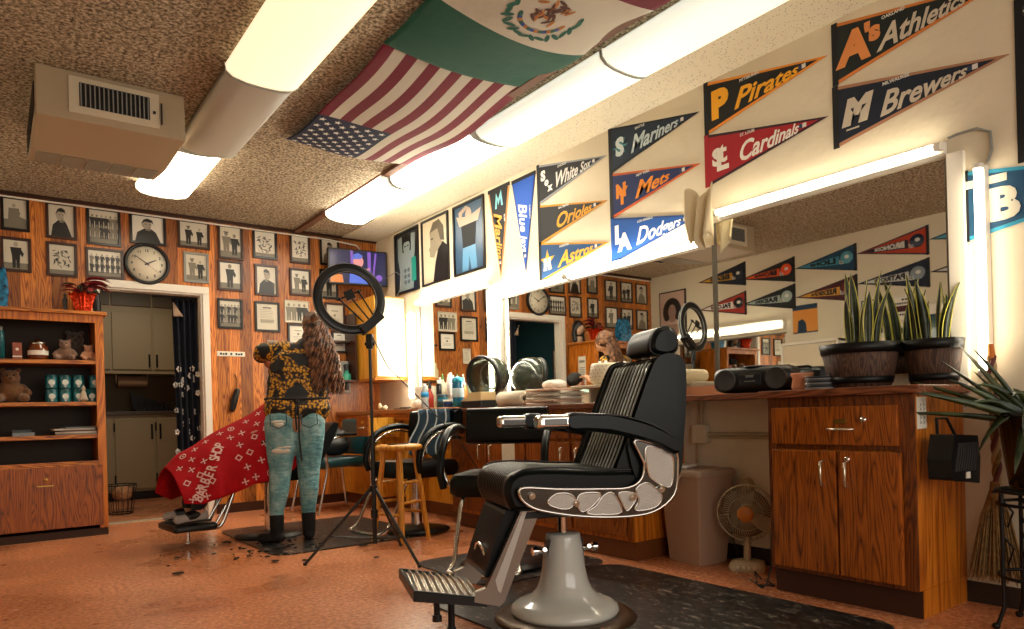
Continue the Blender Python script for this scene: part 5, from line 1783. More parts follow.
for i, (a, l_, e, dr) in enumerate(blades):
    a = R(a + rnd.uniform(-6, 6))
    d = Vector((math.cos(a), math.sin(a), e)).normalized()
    sd = d.cross(Vector((0, 0, 1))).normalized()
    secs = []
    for k in range(9):
        q = k / 8
        c0 = Vector((.03 * math.cos(a), .03 * math.sin(a), .25)) + d * l_ * q + Vector((0, 0, -dr * l_ * q * q))
        ww = .030 * (1 - q) ** .6 + .001
        secs.append([c0 - sd * ww + Vector((0, 0, ww * .5)), c0 + Vector((0, 0, ww * .1)), c0 + sd * ww + Vector((0, 0, ww * .5)), c0 + Vector((0, 0, -ww * .5))])
    M().loft(secs).build('leaf', alo, t)
t = thing('corn_broom', 'straw broom with braided handle hanging on the wall at right', 'broom', (3.40, 1.17, 0))
straw = mat('broom_straw', '#9c7c4c', .8, noise=(50, .5))
m = M()
rnd = random.Random(8)
for i in range(150):
    a, r_ = rnd.uniform(0, 6.28), rnd.random() ** .5
    x, y = math.cos(a) * r_, math.sin(a) * r_
    m.tube([(x * .015, y * .02, .50), (x * .03, y * .06, .38), (x * .045, y * .115, .11 + rnd.uniform(0, .04))], [.003, .0026, .0018], 4)
m.build('bristles', straw, t)
M().cyl((0, 0, .46), (0, 0, .54), .024, .018, 14).build('binding', straw, t)
m = M()
for s_ in range(3):
    m.tube([(.01 * math.cos(z_ * 40 + s_ * 2.09), .01 * math.sin(z_ * 40 + s_ * 2.09) + .0 + .02 * z_ - .01, .53 + z_) for z_ in [k * .012 for k in range(46)]], .0095, 6, mi=s_)
m.build('braided_handle', [straw, col('#6c3c38'), col('#b8a078')], t)
M().cyl((0, 0, 1.06), (.0, .004, 1.12), .016, .012, 12).build('orange_tip', col('#d87c30'), t)
t = thing('black_scoop', 'black ribbed plastic box hanging by the cabinet side below the aloe leaves', 'box', (3.07, 1.19, .655), -8)
m = M().prism([(-.09, -.08), (.09, -.10), (.10, .0), (.085, .09), (-.075, .10), (-.10, .0)], -.04, .055)
m.build('shell', black, t, bev=.01)
m = M()
for i in range(9):
    x = -.06 + i * .016
    m.prism([(x - .02, -.045), (x - .014, -.045), (x + .016, .065), (x + .01, .065)], -.045, -.04)
m.build('ribs', dgrey, t)
M().box((-.005, -.044, -.075), (.02, -.0395, -.05)).build('sticker', paper, t)
M().tube([(-.05, .04, .09), (-.02, .06, .16), (.05, .06, .16), (.08, .04, .08)], .006, 8).build('hanger', blackm, t)

# ---------------------------------------------------------------- floor mats
def mat_sheet(name, pts, label, z=0.001, th=.008):
    o = M().prism(pts, z, z + th, 'xy').build(name, rub_m, bev=.003)
    return tag(o, label, 'floor mat')


def round_rect(x0, y0, x1, y1, r_=.12, n=8):
    out = []
    for cx_, cy_, a0 in ((x1 - r_, y1 - r_, 0), (x0 + r_, y1 - r_, 90), (x0 + r_, y0 + r_, 180), (x1 - r_, y0 + r_, 270)):
        for i in range(n + 1):
            a = R(a0 + 90 * i / n)
            out.append((cx_ + r_ * math.cos(a), cy_ + r_ * math.sin(a)))
    return out


mat_sheet('floor_mat', round_rect(1.62, 1.30, 2.86, 2.92), 'black marbled rubber mat under the foreground barber chair')
mat_sheet('floor_mat', round_rect(2.0, 2.95, 2.88, 3.75), 'black rubber mat under the styling chair behind the barber chair')
mat_sheet('floor_mat', round_rect(1.45, 4.55, 2.62, 5.95), 'black mat under the hairdresser, scattered with hair')
m = M()
rnd = random.Random(9)
for i in range(70):
    x, y = rnd.gauss(1.5, .28), rnd.gauss(4.85, .28)
    if i < 22:
        x, y = rnd.uniform(1.45, 1.9), rnd.uniform(4.6, 5.2)
    r_ = rnd.uniform(.006, .028)
    m.ball((x, y, .0115), (r_ * rnd.uniform(.6, 1.6), r_, .005), 7)
tag(m.build('hair_clippings', mat('cut_hair', '#140f0d', .9)), 'dark cut hair strewn on the floor around the hairdresser', 'hair clippings', kind='stuff')

# ---------------------------------------------------------------- foreground barber chair
def smooth_poly(pts, k=4):
    """Catmull-Rom through a closed outline"""
    n = len(pts)
    out = []
    for i in range(n):
        p0, p1, p2, p3 = [Vector(pts[(i + j) % n]) for j in (-1, 0, 1, 2)]
        for s in range(k):
            q = s / k
            out.append(tuple(.5 * ((2 * p1) + (p2 - p0) * q + (2 * p0 - 5 * p1 + 4 * p2 - p3) * q * q + (3 * p1 - p0 - 3 * p2 + p3) * q ** 3)))
    return out


def smooth_line(pts, k=5):
    P = [Vector(pts[0])] + [Vector(p) for p in pts] + [Vector(pts[-1])]
    out = []
    for i in range(1, len(P) - 2):
        p0, p1, p2, p3 = P[i - 1:i + 3]
        for s in range(k):
            q = s / k
            out.append(.5 * ((2 * p1) + (p2 - p0) * q + (2 * p0 - 5 * p1 + 4 * p2 - p3) * q * q + (3 * p1 - p0 - 3 * p2 + p3) * q ** 3))
    out.append(P[-2])
    return out


def ribbed_pad(front, y_half, rib_half, n_rib, amp, ny=120):
    """pad made by sweeping a closed side profile across y; ribs raise the profile along its outward normal"""
    prof = [Vector((p[0], p[1])) for p in front]
    n = len(prof)
    nor = []
    for i in range(n):
        d = prof[(i + 1) % n] - prof[i - 1]
        nor.append(Vector((d.y, -d.x)).normalized())
    rings = []
    for j in range(ny + 1):
        y = -y_half + 2 * y_half * j / ny
        e = abs(y) / y_half
        shrink = -.022 * max(0, (e - .88) / .12) ** 2
        a = -amp * (1 - abs(math.sin(PI * n_rib * (y + rib_half) / (2 * rib_half)))) ** 2 if abs(y) < rib_half else 0
        rings.append([(prof[i].x + nor[i].x * (shrink + a), y, prof[i].y + nor[i].y * (shrink + a)) for i in range(n)])
    return rings


root = thing('barber_chair', 'large black leather barber chair with chrome side panels in foreground', 'barber chair', (1.957, 2.294, 0), 160)
m = M().lathe([(.0, .0), (.30, .0), (.305, .012), (.29, .024), (.25, .03), (.0, .03)], 56)
m.build('base_ring', bronze, root)
m = M().lathe([(.0, .03), (.228, .03), (.232, .045), (.222, .065), (.195, .078), (.165, .09), (.14, .105), (.118, .13), (.102, .17), (.092, .22), (.084, .30), (.076, .345), (.074, .362), (.068, .368), (.0, .368)], 56)
m.build('pedestal', enamel, root)
m = M()
for s in (-1, 1):
    m.cyl((s * .07, .02, .30), (s * .14, .02, .30), .011, .011).cyl((s * .125, .02, .30), (s * .145, .02, .30), .019, .019).cyl((s * .10, -.01, .29), (s * .10, .05, .31), .009)
    m.box((s * .066 - .014, -.014, .275), (s * .066 + .014, .034, .345), 1)
m.build('pump_lever', [chrome, black], root)
M().cyl((0, 0, .36), (0, 0, .47), .022, n=20).build('piston', chrome, root)
m = M().box((-.25, -.21, .465), (.24, .21, .498)).box((-.12, -.10, .45), (.12, .10, .47))
m.build('seat_frame', mat('dark_steel', '#2c2c2c', .4, metal=.6), root, bev=.006)
pr = smooth_poly([(-.27, .52), (-.28, .60), (-.24, .638), (-.05, .648), (.12, .662), (.24, .662), (.30, .635), (.318, .585), (.305, .53), (.27, .502), (.1, .502), (-.15, .502)])[::-1]
m = M().loft(ribbed_pad(pr, .245, .19, 15, .009, 240), 0, True)
sc_ = m.build('seat_cushion', leather, root)
m = M()
for s in (-1, 1):
    m.tube([(p[0], s * .238, p[1] + .003) for p in smooth_line([(-.27, .636), (-.05, .65), (.12, .663), (.235, .662), (.285, .64)])], .0045, 6)
m.build('welt', black, sc_)
# backrest
bp = smooth_poly([(-.17, .63), (-.225, .76), (-.28, .90), (-.345, 1.05), (-.375, 1.085), (-.42, 1.09), (-.455, 1.06), (-.452, .9), (-.435, .74), (-.42, .63), (-.36, .60), (-.22, .60)])[::-1]
rings = ribbed_pad(bp, .235, .165, 10, .015, 240)
m = M().loft(rings, 0, True)
for i_, f_ in enumerate(m.f):
    c_f = sum((Vector(m.v[k]) for k in f_), Vector()) / len(f_)
    if abs(c_f.y) < .165 and c_f.x > -.37 and len(f_) == 4:
        m.m[i_] = 1
bk = m.build('backrest', [leather, leather_r], root)
for s in (-1, 1):
    m = M()
    m.tube([(p[0] + .006, s * .222, p[1] + .004) for p in smooth_line([(-.19, .68), (-.235, .79), (-.29, .92), (-.35, 1.065), (-.385, 1.092), (-.43, 1.088), (-.452, 1.05)])], .0045, 6)
    m.build('welt', black, bk)
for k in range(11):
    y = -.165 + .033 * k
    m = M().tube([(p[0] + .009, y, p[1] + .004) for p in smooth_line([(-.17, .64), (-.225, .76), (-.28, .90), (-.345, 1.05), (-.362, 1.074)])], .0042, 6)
    m.build('rib_highlight', mat('rib_highlight_grey', '#a4aca8', .35, coat=.5), bk)  # light grey tubes standing in for the highlights between the ribs
# headrest
m = M().cyl((-.42, -.04, 1.05), (-.43, -.04, 1.14), .011).cyl((-.42, .04, 1.05), (-.43, .04, 1.14), .011).box((-.45, -.05, 1.115), (-.415, .05, 1.135))
m.build('headrest_post', chrome, root)
hp = smooth_poly([(-.385, 1.125), (-.378, 1.17), (-.405, 1.222), (-.46, 1.243), (-.505, 1.222), (-.52, 1.17), (-.505, 1.128), (-.45, 1.112)])[::-1]
rings = []
for j in range(41):
    y = -.128 + .256 * j / 40
    e = abs(y) / .128
    k = (1 - max(0, (e - .70) / .30) ** 2.4 * .30)
    cx_, cz_ = -.45, 1.175
    rings.append([(cx_ + (p[0] - cx_) * k, y, cz_ + (p[1] - cz_) * k) for p in hp])
hd = M().loft(rings).build('headrest', leather, root)
m = M()
for s in (-1, 1):
    m.tube([(-.45 + (p[0] + .45) * .93, s * .108, 1.175 + (p[1] - 1.175) * .97 + .0) for p in hp[::2]], .004, 6, closed=True)
m.build('welt', black, hd)
# side panels, arms
outer = [(.255, .597), (.272, .572), (.245, .535), (.18, .505), (.023, .474), (-.152, .460), (-.292, .472), (-.385, .535), (-.405, .63), (-.395, .715), (-.30, .745), (-.216, .762), (-.235, .71), (-.255, .661), (-.24, .605), (-.18, .574), (-.05, .576), (.12, .585)]
op = smooth_poly(outer, 4)
cells = [[(.13, .565), (.16, .535), (.12, .512), (.07, .508), (.045, .54), (.075, .566)],
         [(.02, .562), (-.06, .558), (-.035, .52), (.01, .492), (.03, .50), (.04, .53)],
         [(-.075, .55), (-.115, .555), (-.15, .48), (-.06, .476), (-.0, .486), (-.04, .51)],
         [(-.14, .556), (-.2, .553), (-.215, .53), (-.185, .49), (-.168, .485), (-.15, .52)],
         [(-.215, .565), (-.255, .59), (-.29, .575), (-.33, .535), (-.30, .49), (-.21, .482), (-.225, .52)],
         [(-.27, .63), (-.26, .72), (-.29, .735), (-.375, .70), (-.385, .63), (-.37, .57), (-.33, .575), (-.29, .60)]]
for s in (-1, 1):
    y0 = s * .262
    sp = M().prism(op, y0 - .010, y0 + .010).build('side_panel', mat('polished_frame', '#5c5a56', .22, metal=1), root, bev=.002)
    m = M()
    for c0 in cells:
        m.prism(smooth_poly(c0, 4), y0 + s * .0095, y0 + s * .013)
    m.build('stippled_inset', stippled, sp)
    m = M()
    for c0 in cells:
        m.tube([(p[0], y0 + s * .012, p[1]) for p in smooth_poly(c0, 4)], .0038, 6, closed=True)
    m.tube([(p[0], y0 + s * .010, p[1]) for p in op], .0058, 8, closed=True)
    for (x, z) in ((.045, .525), (-.195, .535), (-.325, .56), (.225, .565)):
        m.cyl((x, y0, z), (x, y0 + s * .022, z), .015, .013, 16).cyl((x, y0, z), (x, y0 + s * .027, z), .007, .006, 10)
    m.build('chrome_tracery', chrome, sp)
    # arm: padded leather with chrome nose
    ap = smooth_poly([(.07, .876), (-.02, .876), (-.116, .868), (-.20, .852), (-.29, .822), (-.375, .77), (-.402, .72), (-.375, .70), (-.30, .742), (-.22, .768), (-.1, .792), (.0, .806), (.07, .812)], 4)
    rings = []
    for j in range(17):
        y = -.042 + .084 * j / 16
        e = abs(y) / .042
        k = 1 - .35 * max(0, (e - .4) / .6) ** 2
        cen = []
        for p in ap:
            # shrink toward the arm's centre line
            cz_ = .845 if p[0] > -.1 else .845 - (-.1 - p[0]) * .36
            cen.append((p[0], s * .272 + y, cz_ + (p[1] - cz_) * k))
        rings.append(cen)
    arm = M().loft(rings).build('arm_pad', leather, root)
    m = M().tube([(p[0], s * .272 + s * .036, p[1] + .002) for p in smooth_line([(.06, .872), (-.116, .862), (-.2, .846), (-.29, .815), (-.37, .768)])], .004, 6)
    m.build('welt', black, arm)
    m = M().box((.06, s * .272 - .038, .818), (.20, s * .272 + .038, .872))
    m.build('chrome_nose', chrome, arm, bev=.018, seg=4)
    m = M().box((.085, s * .272 + s * .036, .833), (.175, s * .272 + s * .0415, .857))
    m.build('nose_inlay', mat('inlay', '#5c5a56', .3, metal=.8), arm, bev=.002)
    M().prism(smooth_poly([(-.20, .775), (-.23, .60), (-.30, .57), (-.40, .6), (-.41, .72), (-.33, .75)], 3), s * .242 - .008, s * .242 + .008).build('inner_side', leather, root)
    # leg arm
    m = M().prism([(.235, .55), (.262, .53), (.25, .50), (.395, .215), (.44, .20), (.445, .165), (.345, .138), (.325, .155), (.18, .475), (.20, .53)], s * .195 - .014, s * .195 + .014)
    la = m.build('footrest_arm', brushed, root, bev=.004)
    m = M().prism([(.225, .50), (.24, .505), (.36, .24), (.35, .20), (.34, .19)], s * .195 + s * .0135, s * .195 + s * .016)
    m.build('cast_relief', stippled, la)
m = M().loft([[(x + .0, y, z) for x, z in smooth_poly([(.235, .49), (.285, .50), (.305, .485), (.385, .27), (.375, .245), (.335, .24), (.305, .30), (.24, .46)], 3)] for y in (-.165, -.16, -.08, 0, .08, .16, .165)])
lp = m.build('leg_pad', leather, root)
m = M().tube([(.352 + .012 * math.cos(a) * 0 + .05 * math.sin(a) * .35, .10 * math.cos(a), .25 + .10 * abs(math.sin(a)) * (1 if math.sin(a) > 0 else 0)) for a in [PI * i / 16 for i in range(17)]], .008, 8)
m.build('chrome_hoop', chrome, lp)
# corrugated footplate
rings = []
n_w = 9
for i in range(73):
    q = i / 72
    x = .40 + .265 * q
    zt = .172 + .055 * q + .006 * math.sin(q * n_w * 2 * PI)
    rings.append([(x + .008 * math.sin(9 * yy), yy, zt + .006 * math.cos(yy * 9)) for yy in [-.2 + .4 * j / 24 for j in range(25)]] + [(x, .2, zt - .022), (x, -.2, zt - .022)])
m = M().loft(rings)
fp = m.build('footplate', mat('worn_chrome', '#b0aca4', .22, metal=1), root)
m = M().box((.40, -.208, .145), (.69, -.198, .175), 0, None).box((.40, .198, .145), (.69, .208, .175))
m = M()
for s in (-1, 1):
    m.prism([(.395, .142), (.395, .176), (.67, .232), (.675, .19)], s * .203 - .005, s * .203 + .005)
m.prism([(.665, .19), (.665, .232), (.677, .228), (.677, .19)], -.208, .208)
m.build('plate_rim', mat('dark_steel', '', .4), fp, bev=.002)
m = M().cyl((.50, .03, .175), (.50, .03, .002), .014, .014).cyl((.50, .03, .03), (.50, .03, .001), .018, .018, mi=1)
m.build('prop_leg', [mat('dark_steel', '', .4), black], root)
m = M().cyl((.56, .04, .19), (.56, .04, .085), .012, .012).cyl((.56, .04, .085), (.56, .04, .06), .018, .02, mi=1)
m.build('stop_bumper', [mat('dark_steel', '', .4), black], root)


# ---------------------------------------------------------------- styling chairs
def styling_chair(loc, rz, label, pad_m=leather, low=False):
    t = thing('styling_chair', label, 'salon chair', loc, rz, 'hydraulic styling chairs')
    M().lathe([(0, .01), (.25, .01), (.25, .018), (.12, .035), (.045, .05), (.0, .05)], 36).build('base_disc', mat('dark_steel', '', .4), t)
    M().cyl((0, 0, .04), (0, 0, .40), .03, .03).cyl((0, 0, .04), (0, 0, .25), .042, .042).build('column', chrome, t)
    M().loft([rr(.23, .23, .42, .05), rr(.25, .25, .44, .06), rr(.25, .25, .51, .06), rr(.23, .23, .54, .05)]).build('seat', pad_m, t)
    m = M().loft([[(x, y, z) for x, z in smooth_poly([(-.20, .70), (-.17, .72), (-.19, .88), (-.21, .91), (-.26, .91), (-.28, .88), (-.26, .71), (-.23, .69)], 3)] for y in (-.25, -.24, -.12, 0, .12, .24, .25)])
    m.build('backrest', pad_m, t)
    M().box((-.24, -.04, .44), (-.22, .04, .72)).build('back_bar', chrome, t)
    for s in (-1, 1):
        a = M().tube(smooth_line([(-.24, s * .29, .78), (-.10, s * .29, .80), (.08, s * .29, .77), (.20, s * .29, .68), (.24, s * .29, .56), (.22, s * .28, .47)]), .022, 10).build('arm', pad_m, t)
        M().tube(smooth_line([(-.22, s * .29, .745), (-.08, s * .29, .765), (.06, s * .29, .735), (.165, s * .29, .66), (.20, s * .285, .56), (.18, s * .24, .46), (.0, s * .22, .43)]), .009, 8).build('arm_tube', chrome, a)
    m = M().tube(smooth_line([(.18, -.16, .43), (.26, -.17, .38), (.42, -.17, .12), (.50, -.16, .06), (.50, .16, .06), (.42, .17, .12), (.26, .17, .38), (.18, .16, .43)]), .013, 8)
    m.build('footrest', chrome, t)
    return t


styling_chair((2.36, 3.30, .009), 222, 'black styling chair with looped arms just behind the foreground barber chair')
styling_chair((2.60, 4.76, .009), 195, 'black styling chair draped with striped cloth, beside the wooden stool')
t = thing('striped_cloth', 'dark blue cloth with pale stripes draped over the second styling chair', 'cloth', (2.60, 4.76, .008), 195)


def drp(u, v):
    y = .22 - .34 * u
    if v < .45:
        q = v / .45
        return Vector((-.30 + .02 * math.sin(u * 8), y, .70 + .22 * q))
    if v < .55:
        q = (v - .45) / .1
        return Vector((-.30 + .13 * q, y, .925))
    q = (v - .55) / .45
    return Vector((-.155 + .10 * q, y + .03 * math.sin(q * 6), .915 - .34 * q + .012 * math.sin(u * 20)))


M().grid(drp, 24, 40, pick=lambda u, v: 1 if (int(u * 24) % 7 == 2) else 0).build('cloth', [col('#1c3444', .9), col('#a8b4b8', .9)], t, solid=.006)

# waiting chair with teal seat, far behind
t = thing('waiting_chair', 'chrome framed chair with teal seat behind the hairdresser and stool', 'chair', (2.62, 6.42, 0), 185)
M().loft([rr(.23, .23, .43, .05), rr(.25, .25, .45, .06), rr(.25, .25, .50, .06), rr(.23, .23, .52, .05)]).build('seat', vinyl, t)
m = M().loft([[(x, y, z) for x, z in smooth_poly([(-.22, .55), (-.19, .56), (-.23, .84), (-.26, .87), (-.30, .85), (-.26, .56)], 3)] for y in (-.23, -.22, 0, .22, .23)])
m.build('backrest', vinyl, t)
m = M()
for s in (-1, 1):
    m.tube(smooth_line([(-.28, s * .28, .02), (-.24, s * .28, .40), (-.26, s * .28, .70), (-.1, s * .28, .72), (.16, s * .28, .70), (.22, s * .28, .64), (.20, s * .28, .44), (.24, s * .28, .25), (.30, s * .28, .012)]), .012, 8)
m.tube([(-.24, -.28, .41), (-.24, .28, .41)], .01, 8).tube([(.2, -.28, .42), (.2, .28, .42)], .01, 8)
m.build('frame', chrome, t)
for s in (-1, 1):
    M().box((-.16, s * .28 - .025, .725), (.16, s * .28 + .025, .75)).build('arm_pad', black, t, bev=.008)
t = thing('black_bag', 'black bag resting on the seat of the teal waiting chair', 'bag', (2.64, 6.44, .522))
m = M().ball((0, 0, .10), (.16, .10, .10), 14).ball((.06, 0, .18), (.09, .06, .08), 12).tube([(-.08, 0, .15), (-.05, 0, .27), (.05, 0, .27), (.08, 0, .15)], .012, 8)
m.blend('body', mat('bag_black', '#16181a', .5), t, .012)

# ---------------------------------------------------------------- stool
t = thing('bar_stool', 'round topped golden pine stool left of the styling chairs', 'stool', (2.33, 4.50, 0), 20)
M().lathe([(0, .645), (.15, .645), (.165, .652), (.17, .665), (.165, .678), (.15, .685), (.0, .683)], 40).build('seat', pine, t)
legs = []
for a in (45, 135, 225, 315):
    c0, s0 = math.cos(R(a)), math.sin(R(a))
    M().tube([(.105 * c0, .105 * s0, .648), (.15 * c0, .15 * s0, .33), (.195 * c0, .195 * s0, 0)], [.018, .021, .016], 14).build('leg', pine, t)
for k, (a, z_) in enumerate(((45, .28), (135, .20), (225, .28), (315, .20), (45, .42), (225, .42))):
    r_ = .195 - .09 * z_ / .65
    p = [(r_ * math.cos(R(q)), r_ * math.sin(R(q)), z_) for q in (a, a + 90)]
    M().tube([p[0], [(p[0][i] + p[1][i]) / 2 for i in range(3)], p[1]], [.009, .012, .009], 10).build('rung', pine, t)
t = thing('comb', 'dark comb and clip lying on the wooden stool', 'comb', (2.31, 4.47, .686), 15)
m = M().box((-.09, -.012, 0), (.09, .0, .008))
for i in range(24):
    m.box((-.085 + i * .0072, 0, .001), (-.082 + i * .0072, .022, .006))
m.build('comb_body', dgrey, t)

# ---------------------------------------------------------------- ring light
t = thing('ring_light', 'black ring light on a tripod stand between hairdresser and television', 'ring light', (1.90, 4.02, 0), -37)
m = M().cyl((0, 0, .10), (0, 0, .75), .014).cyl((0, 0, .70), (0, 0, 1.335), .010).cyl((0, 0, .72), (0, 0, .77), .02).cyl((0, 0, .26), (0, 0, .31), .022)
m.build('pole', black, t)
for k, a in enumerate((200, 318, 78)):
    c0, s0 = math.cos(R(a)), math.sin(R(a))
    M().tube([(.02 * c0, .02 * s0, .44), (.42 * c0, .42 * s0, .012)], .009, 8).tube([(.012 * c0, .012 * s0, .13), (.27 * c0, .27 * s0, .165)], .006, 6).ball((.42 * c0, .42 * s0, .012), (.014, .014, .011), 8).build('leg', black, t)
M().cyl((0, 0, .42), (0, 0, .46), .024).build('leg_collar', black, t)
M().box((-.02, -.02, 1.31), (.02, .02, 1.40)).cyl((-.03, 0, 1.34), (.03, 0, 1.34), .012).build('tilt_joint', black, t, bev=.004)
Trl = Matrix.Translation((-.12, 0, 1.62)) @ Matrix.Scale(.957, 4) @ Matrix.Rotation(R(-28), 4, 'Y') @ Matrix.Rotation(R(28), 4, 'Z') @ Matrix.Rotation(R(98), 4, 'X')
m = M().lathe([(.178, -.012), (.19, -.018), (.222, -.018), (.234, -.010), (.234, .010), (.222, .018), (.19, .018), (.178, .012), (.178, -.012)], 64, T=Trl)
rg = m.build('ring_housing', black, t)
m = M().lathe([(.18, .0125), (.18, .0195), (.177, .0195), (.177, .0125), (.18, .0125)], 64, T=Trl)
m.lathe([(.234, .006), (.237, .006), (.237, .014), (.234, .014), (.234, .006)], 64, T=Trl)
m.build('ring_edge', grey, rg)
m = M().lathe([(.186, -.0185), (.188, -.0215), (.222, -.0215), (.224, -.0185), (.186, -.0185)], 64, T=Trl)
m.build('ring_diffuser', mat('ring_diffuser', '#d8d4c8', .4), rg)
m = M().box((-.09, .175, -.03), (.09, .235, .05), 0, Trl @ Matrix.Rotation(R(196), 4, 'Z'))
m.build('control_box', black, rg, bev=.008)
m = M()
for a in (-.07, -.0, .07):
    p0 = Trl @ Vector((a * .6 + .06, -.17, 0))
    p1 = Trl @ Vector((a + .0, .02, .03))
    m.tube([p0, p1], .005, 6)
    m.ball(p1, .012, 8)
m.tube([Trl @ Vector((-.09, .02, .03)), Trl @ Vector((.09, .02, .03))], .006, 6)
m.box((-.03, -.01, -.004), (.03, .05, .008), 0, Trl @ Matrix.Translation((0, 0, .04)))
m.build('phone_holder', blackm, rg)
m = M().tube([(0.02, 0, 1.38), (.10, .03, 1.20), (.30, .12, .98), (.52, .25, .72), (.70, .35, .40), (.85, .45, .02)], .004, 6)
m.build('cable', black, t)

# ---------------------------------------------------------------- hairdresser
SK = mat('skin', '#c08a68', .5)
W = thing('person', 'person seen from behind in black and gold patterned blouse and ripped jeans, cutting hair', 'person', (1.725, 5.03, .009), -10)
b = M()
# one continuous body: legs, trunk, neck, head, arms, hands
for q, hx, kx, ax in ((-1, -.055, -.065, -.10), (1, .145, .135, .122)):
    limb(b, [(hx, .0, .86, .078), (kx, .015, .50, .055), (ax, -.01, .12, .036)])
    b.ball((ax, .05, .045), (.036, .09, .035), 12)
limb(b, [(.03, 0, .86, .11), (.04, .0, .98, .10), (.08, .02, 1.12, .11), (.12, .03, 1.28, .115), (.14, .04, 1.36, .09)])
limb(b, [(.15, .05, 1.40, .05), (.20, .08, 1.50, .045)])
b.ball((.215, .10, 1.565), (.072, .09, .10), 16)
b.ball((.200, .185, 1.555), (.012, .016, .018), 8).ball((.205, .175, 1.525), (.024, .012, .010), 8).ball((.21, .16, 1.50), (.03, .03, .025), 8)
for q in (-1, 1):
    b.ball((.215 + q * .072, .09, 1.56), (.008, .018, .026), 8)
LA = [(-.02, .04, 1.375, .052), (-.145, .09, 1.37, .04), (-.09, .30, 1.30, .030), (-.05, .36, 1.27, .024)]
RA = [(.29, .04, 1.36, .052), (.34, .02, 1.13, .040), (.28, .24, 1.20, .030), (.24, .30, 1.23, .024)]
limb(b, [(.12, .04, 1.37, .06)] + LA)
limb(b, [(.15, .04, 1.36, .06)] + RA)
for (x, y, z), s in (((-.04, .39, 1.255), 1), ((.22, .335, 1.235), -1)):
    b.ball((x, y, z), (.035, .042, .016), 12)
    for k in range(4):
        fx = x + (-.024 + k * .016)
        l_ = (.050, .058, .054, .042)[k]
        limb(b, [(fx, y + .034, z, .009), (fx + s * .002, y + .034 + l_ * .6, z - .010, .0085), (fx + s * .006, y + .034 + l_, z - .030, .0075)], 7)
    limb(b, [(x + s * .026, y - .01, z, .011), (x + s * .048, y + .020, z - .008, .009), (x + s * .045, y + .045, z - .018, .0085)], 7)
b.blend('body', SK, W, .0075, 3)
m = M()
for q in (-1, 1):
    m.ball((.205 + q * .028, .176, 1.578), (.011, .008, .007), 8)
m.build('eyes', col('#2c1c14', .2), W)
# jeans
jean_m, nt, N, bb, Lk = nodes('ripped_denim')
tc = N('TexCoord')
a1 = N('TexNoise', Scale=7.0, Detail=8.0, Roughness=.7)
Lk(tc.outputs['Object'], a1.inputs['Vector'])
a2 = N('TexNoise', Scale=240.0, Detail=2.0)
Lk(tc.outputs['Object'], a2.inputs['Vector'])
ad = N('Math', operation='MULTIPLY_ADD')
Lk(a2.outputs['Fac'], ad.inputs[0])
ad.inputs[1].default_value = .35
Lk(a1.outputs['Fac'], ad.inputs[2])
r1 = ramp(nt, [(.48, '#3c6c78'), (.66, '#6ca0a6'), (.86, '#a8c8c6')])
Lk(ad.outputs[0], r1.inputs[0])
Lk(r1.outputs[0], bb.inputs['Base Color'])
bb.inputs['Roughness'].default_value = .85
a3 = N('TexNoise', Scale=14.0, Detail=3.0)
mp = N('Mapping')
mp.inputs['Scale'].default_value = (1, 1, 3.5)
Lk(tc.outputs['Object'], mp.inputs['Vector'])
Lk(mp.outputs[0], a3.inputs['Vector'])
bu = N('Bump', Strength=.8, Distance=.02)
Lk(a3.outputs['Fac'], bu.inputs['Height'])
Lk(bu.outputs[0], bb.inputs['Normal'])
j = M()
for hx, kx, cx_, ax, q in ((-.055, -.065, -.08, -.10, -1), (.145, .135, .13, .122, 1)):
    limb(j, [(hx, -.01, .86, .115), (hx, -.005, .76, .110), ((hx + kx) / 2, .0, .64, .098), (kx, .012, .51, .082), (cx_, -.008, .36, .070), (ax, -.008, .22, .052), (ax, -.01, .155, .048)])
    j.ball((hx, -.035, .88), (.105, .095, .10), 14)
limb(j, [(-.05, 0, .93, .105), (.135, 0, .93, .105)])
limb(j, [(-.035, 0, 1.0, .09), (.12, 0, 1.0, .09)])
jn = j.blend('jeans', jean_m, W, .010, 3)
m = M()
rnd = random.Random(2)
for pts in (((-.07, .655, .065, .022, -.088), (-.05, .68, .05, .012, -.09)), ((-.09, .86, .05, .012, -.128), (-.085, .84, .035, .02, -.13))):
    m = M()
    for x, z, w2, h2, yy in pts:
        m.ball((x, yy, z), (w2, .014, h2), 14)
    m.build('rip', col('#cfc8b8', .9), jn)
m = M()
for x0 in (-.145, .065):
    m = M()
    m.tube([(x0, -.138, .91), (x0 + .0, -.15, .84), (x0 + .055, -.155, .815), (x0 + .11, -.152, .84), (x0 + .11, -.14, .91)], .0035, 6)
    m.build('pocket_seam', col('#2c4c58', .9), jn)
for q, ax, tx, ty in ((-1, -.10, -.10, .05), (1, .122, .01, .11)):
    bt = M()
    limb(bt, [(ax, -.01, .19, .052), (ax, -.01, .05, .046)])
    limb(bt, [(ax - tx * .2, -.03, .036, .036), (ax + tx, ty, .032, .034)])
    limb(bt, [(ax - tx * .2, -.03, .012, .012), (ax + tx, ty, .012, .012)])
    bt.blend('boot', mat('boot_suede', '#1a1614', .8), W, .009, 2)
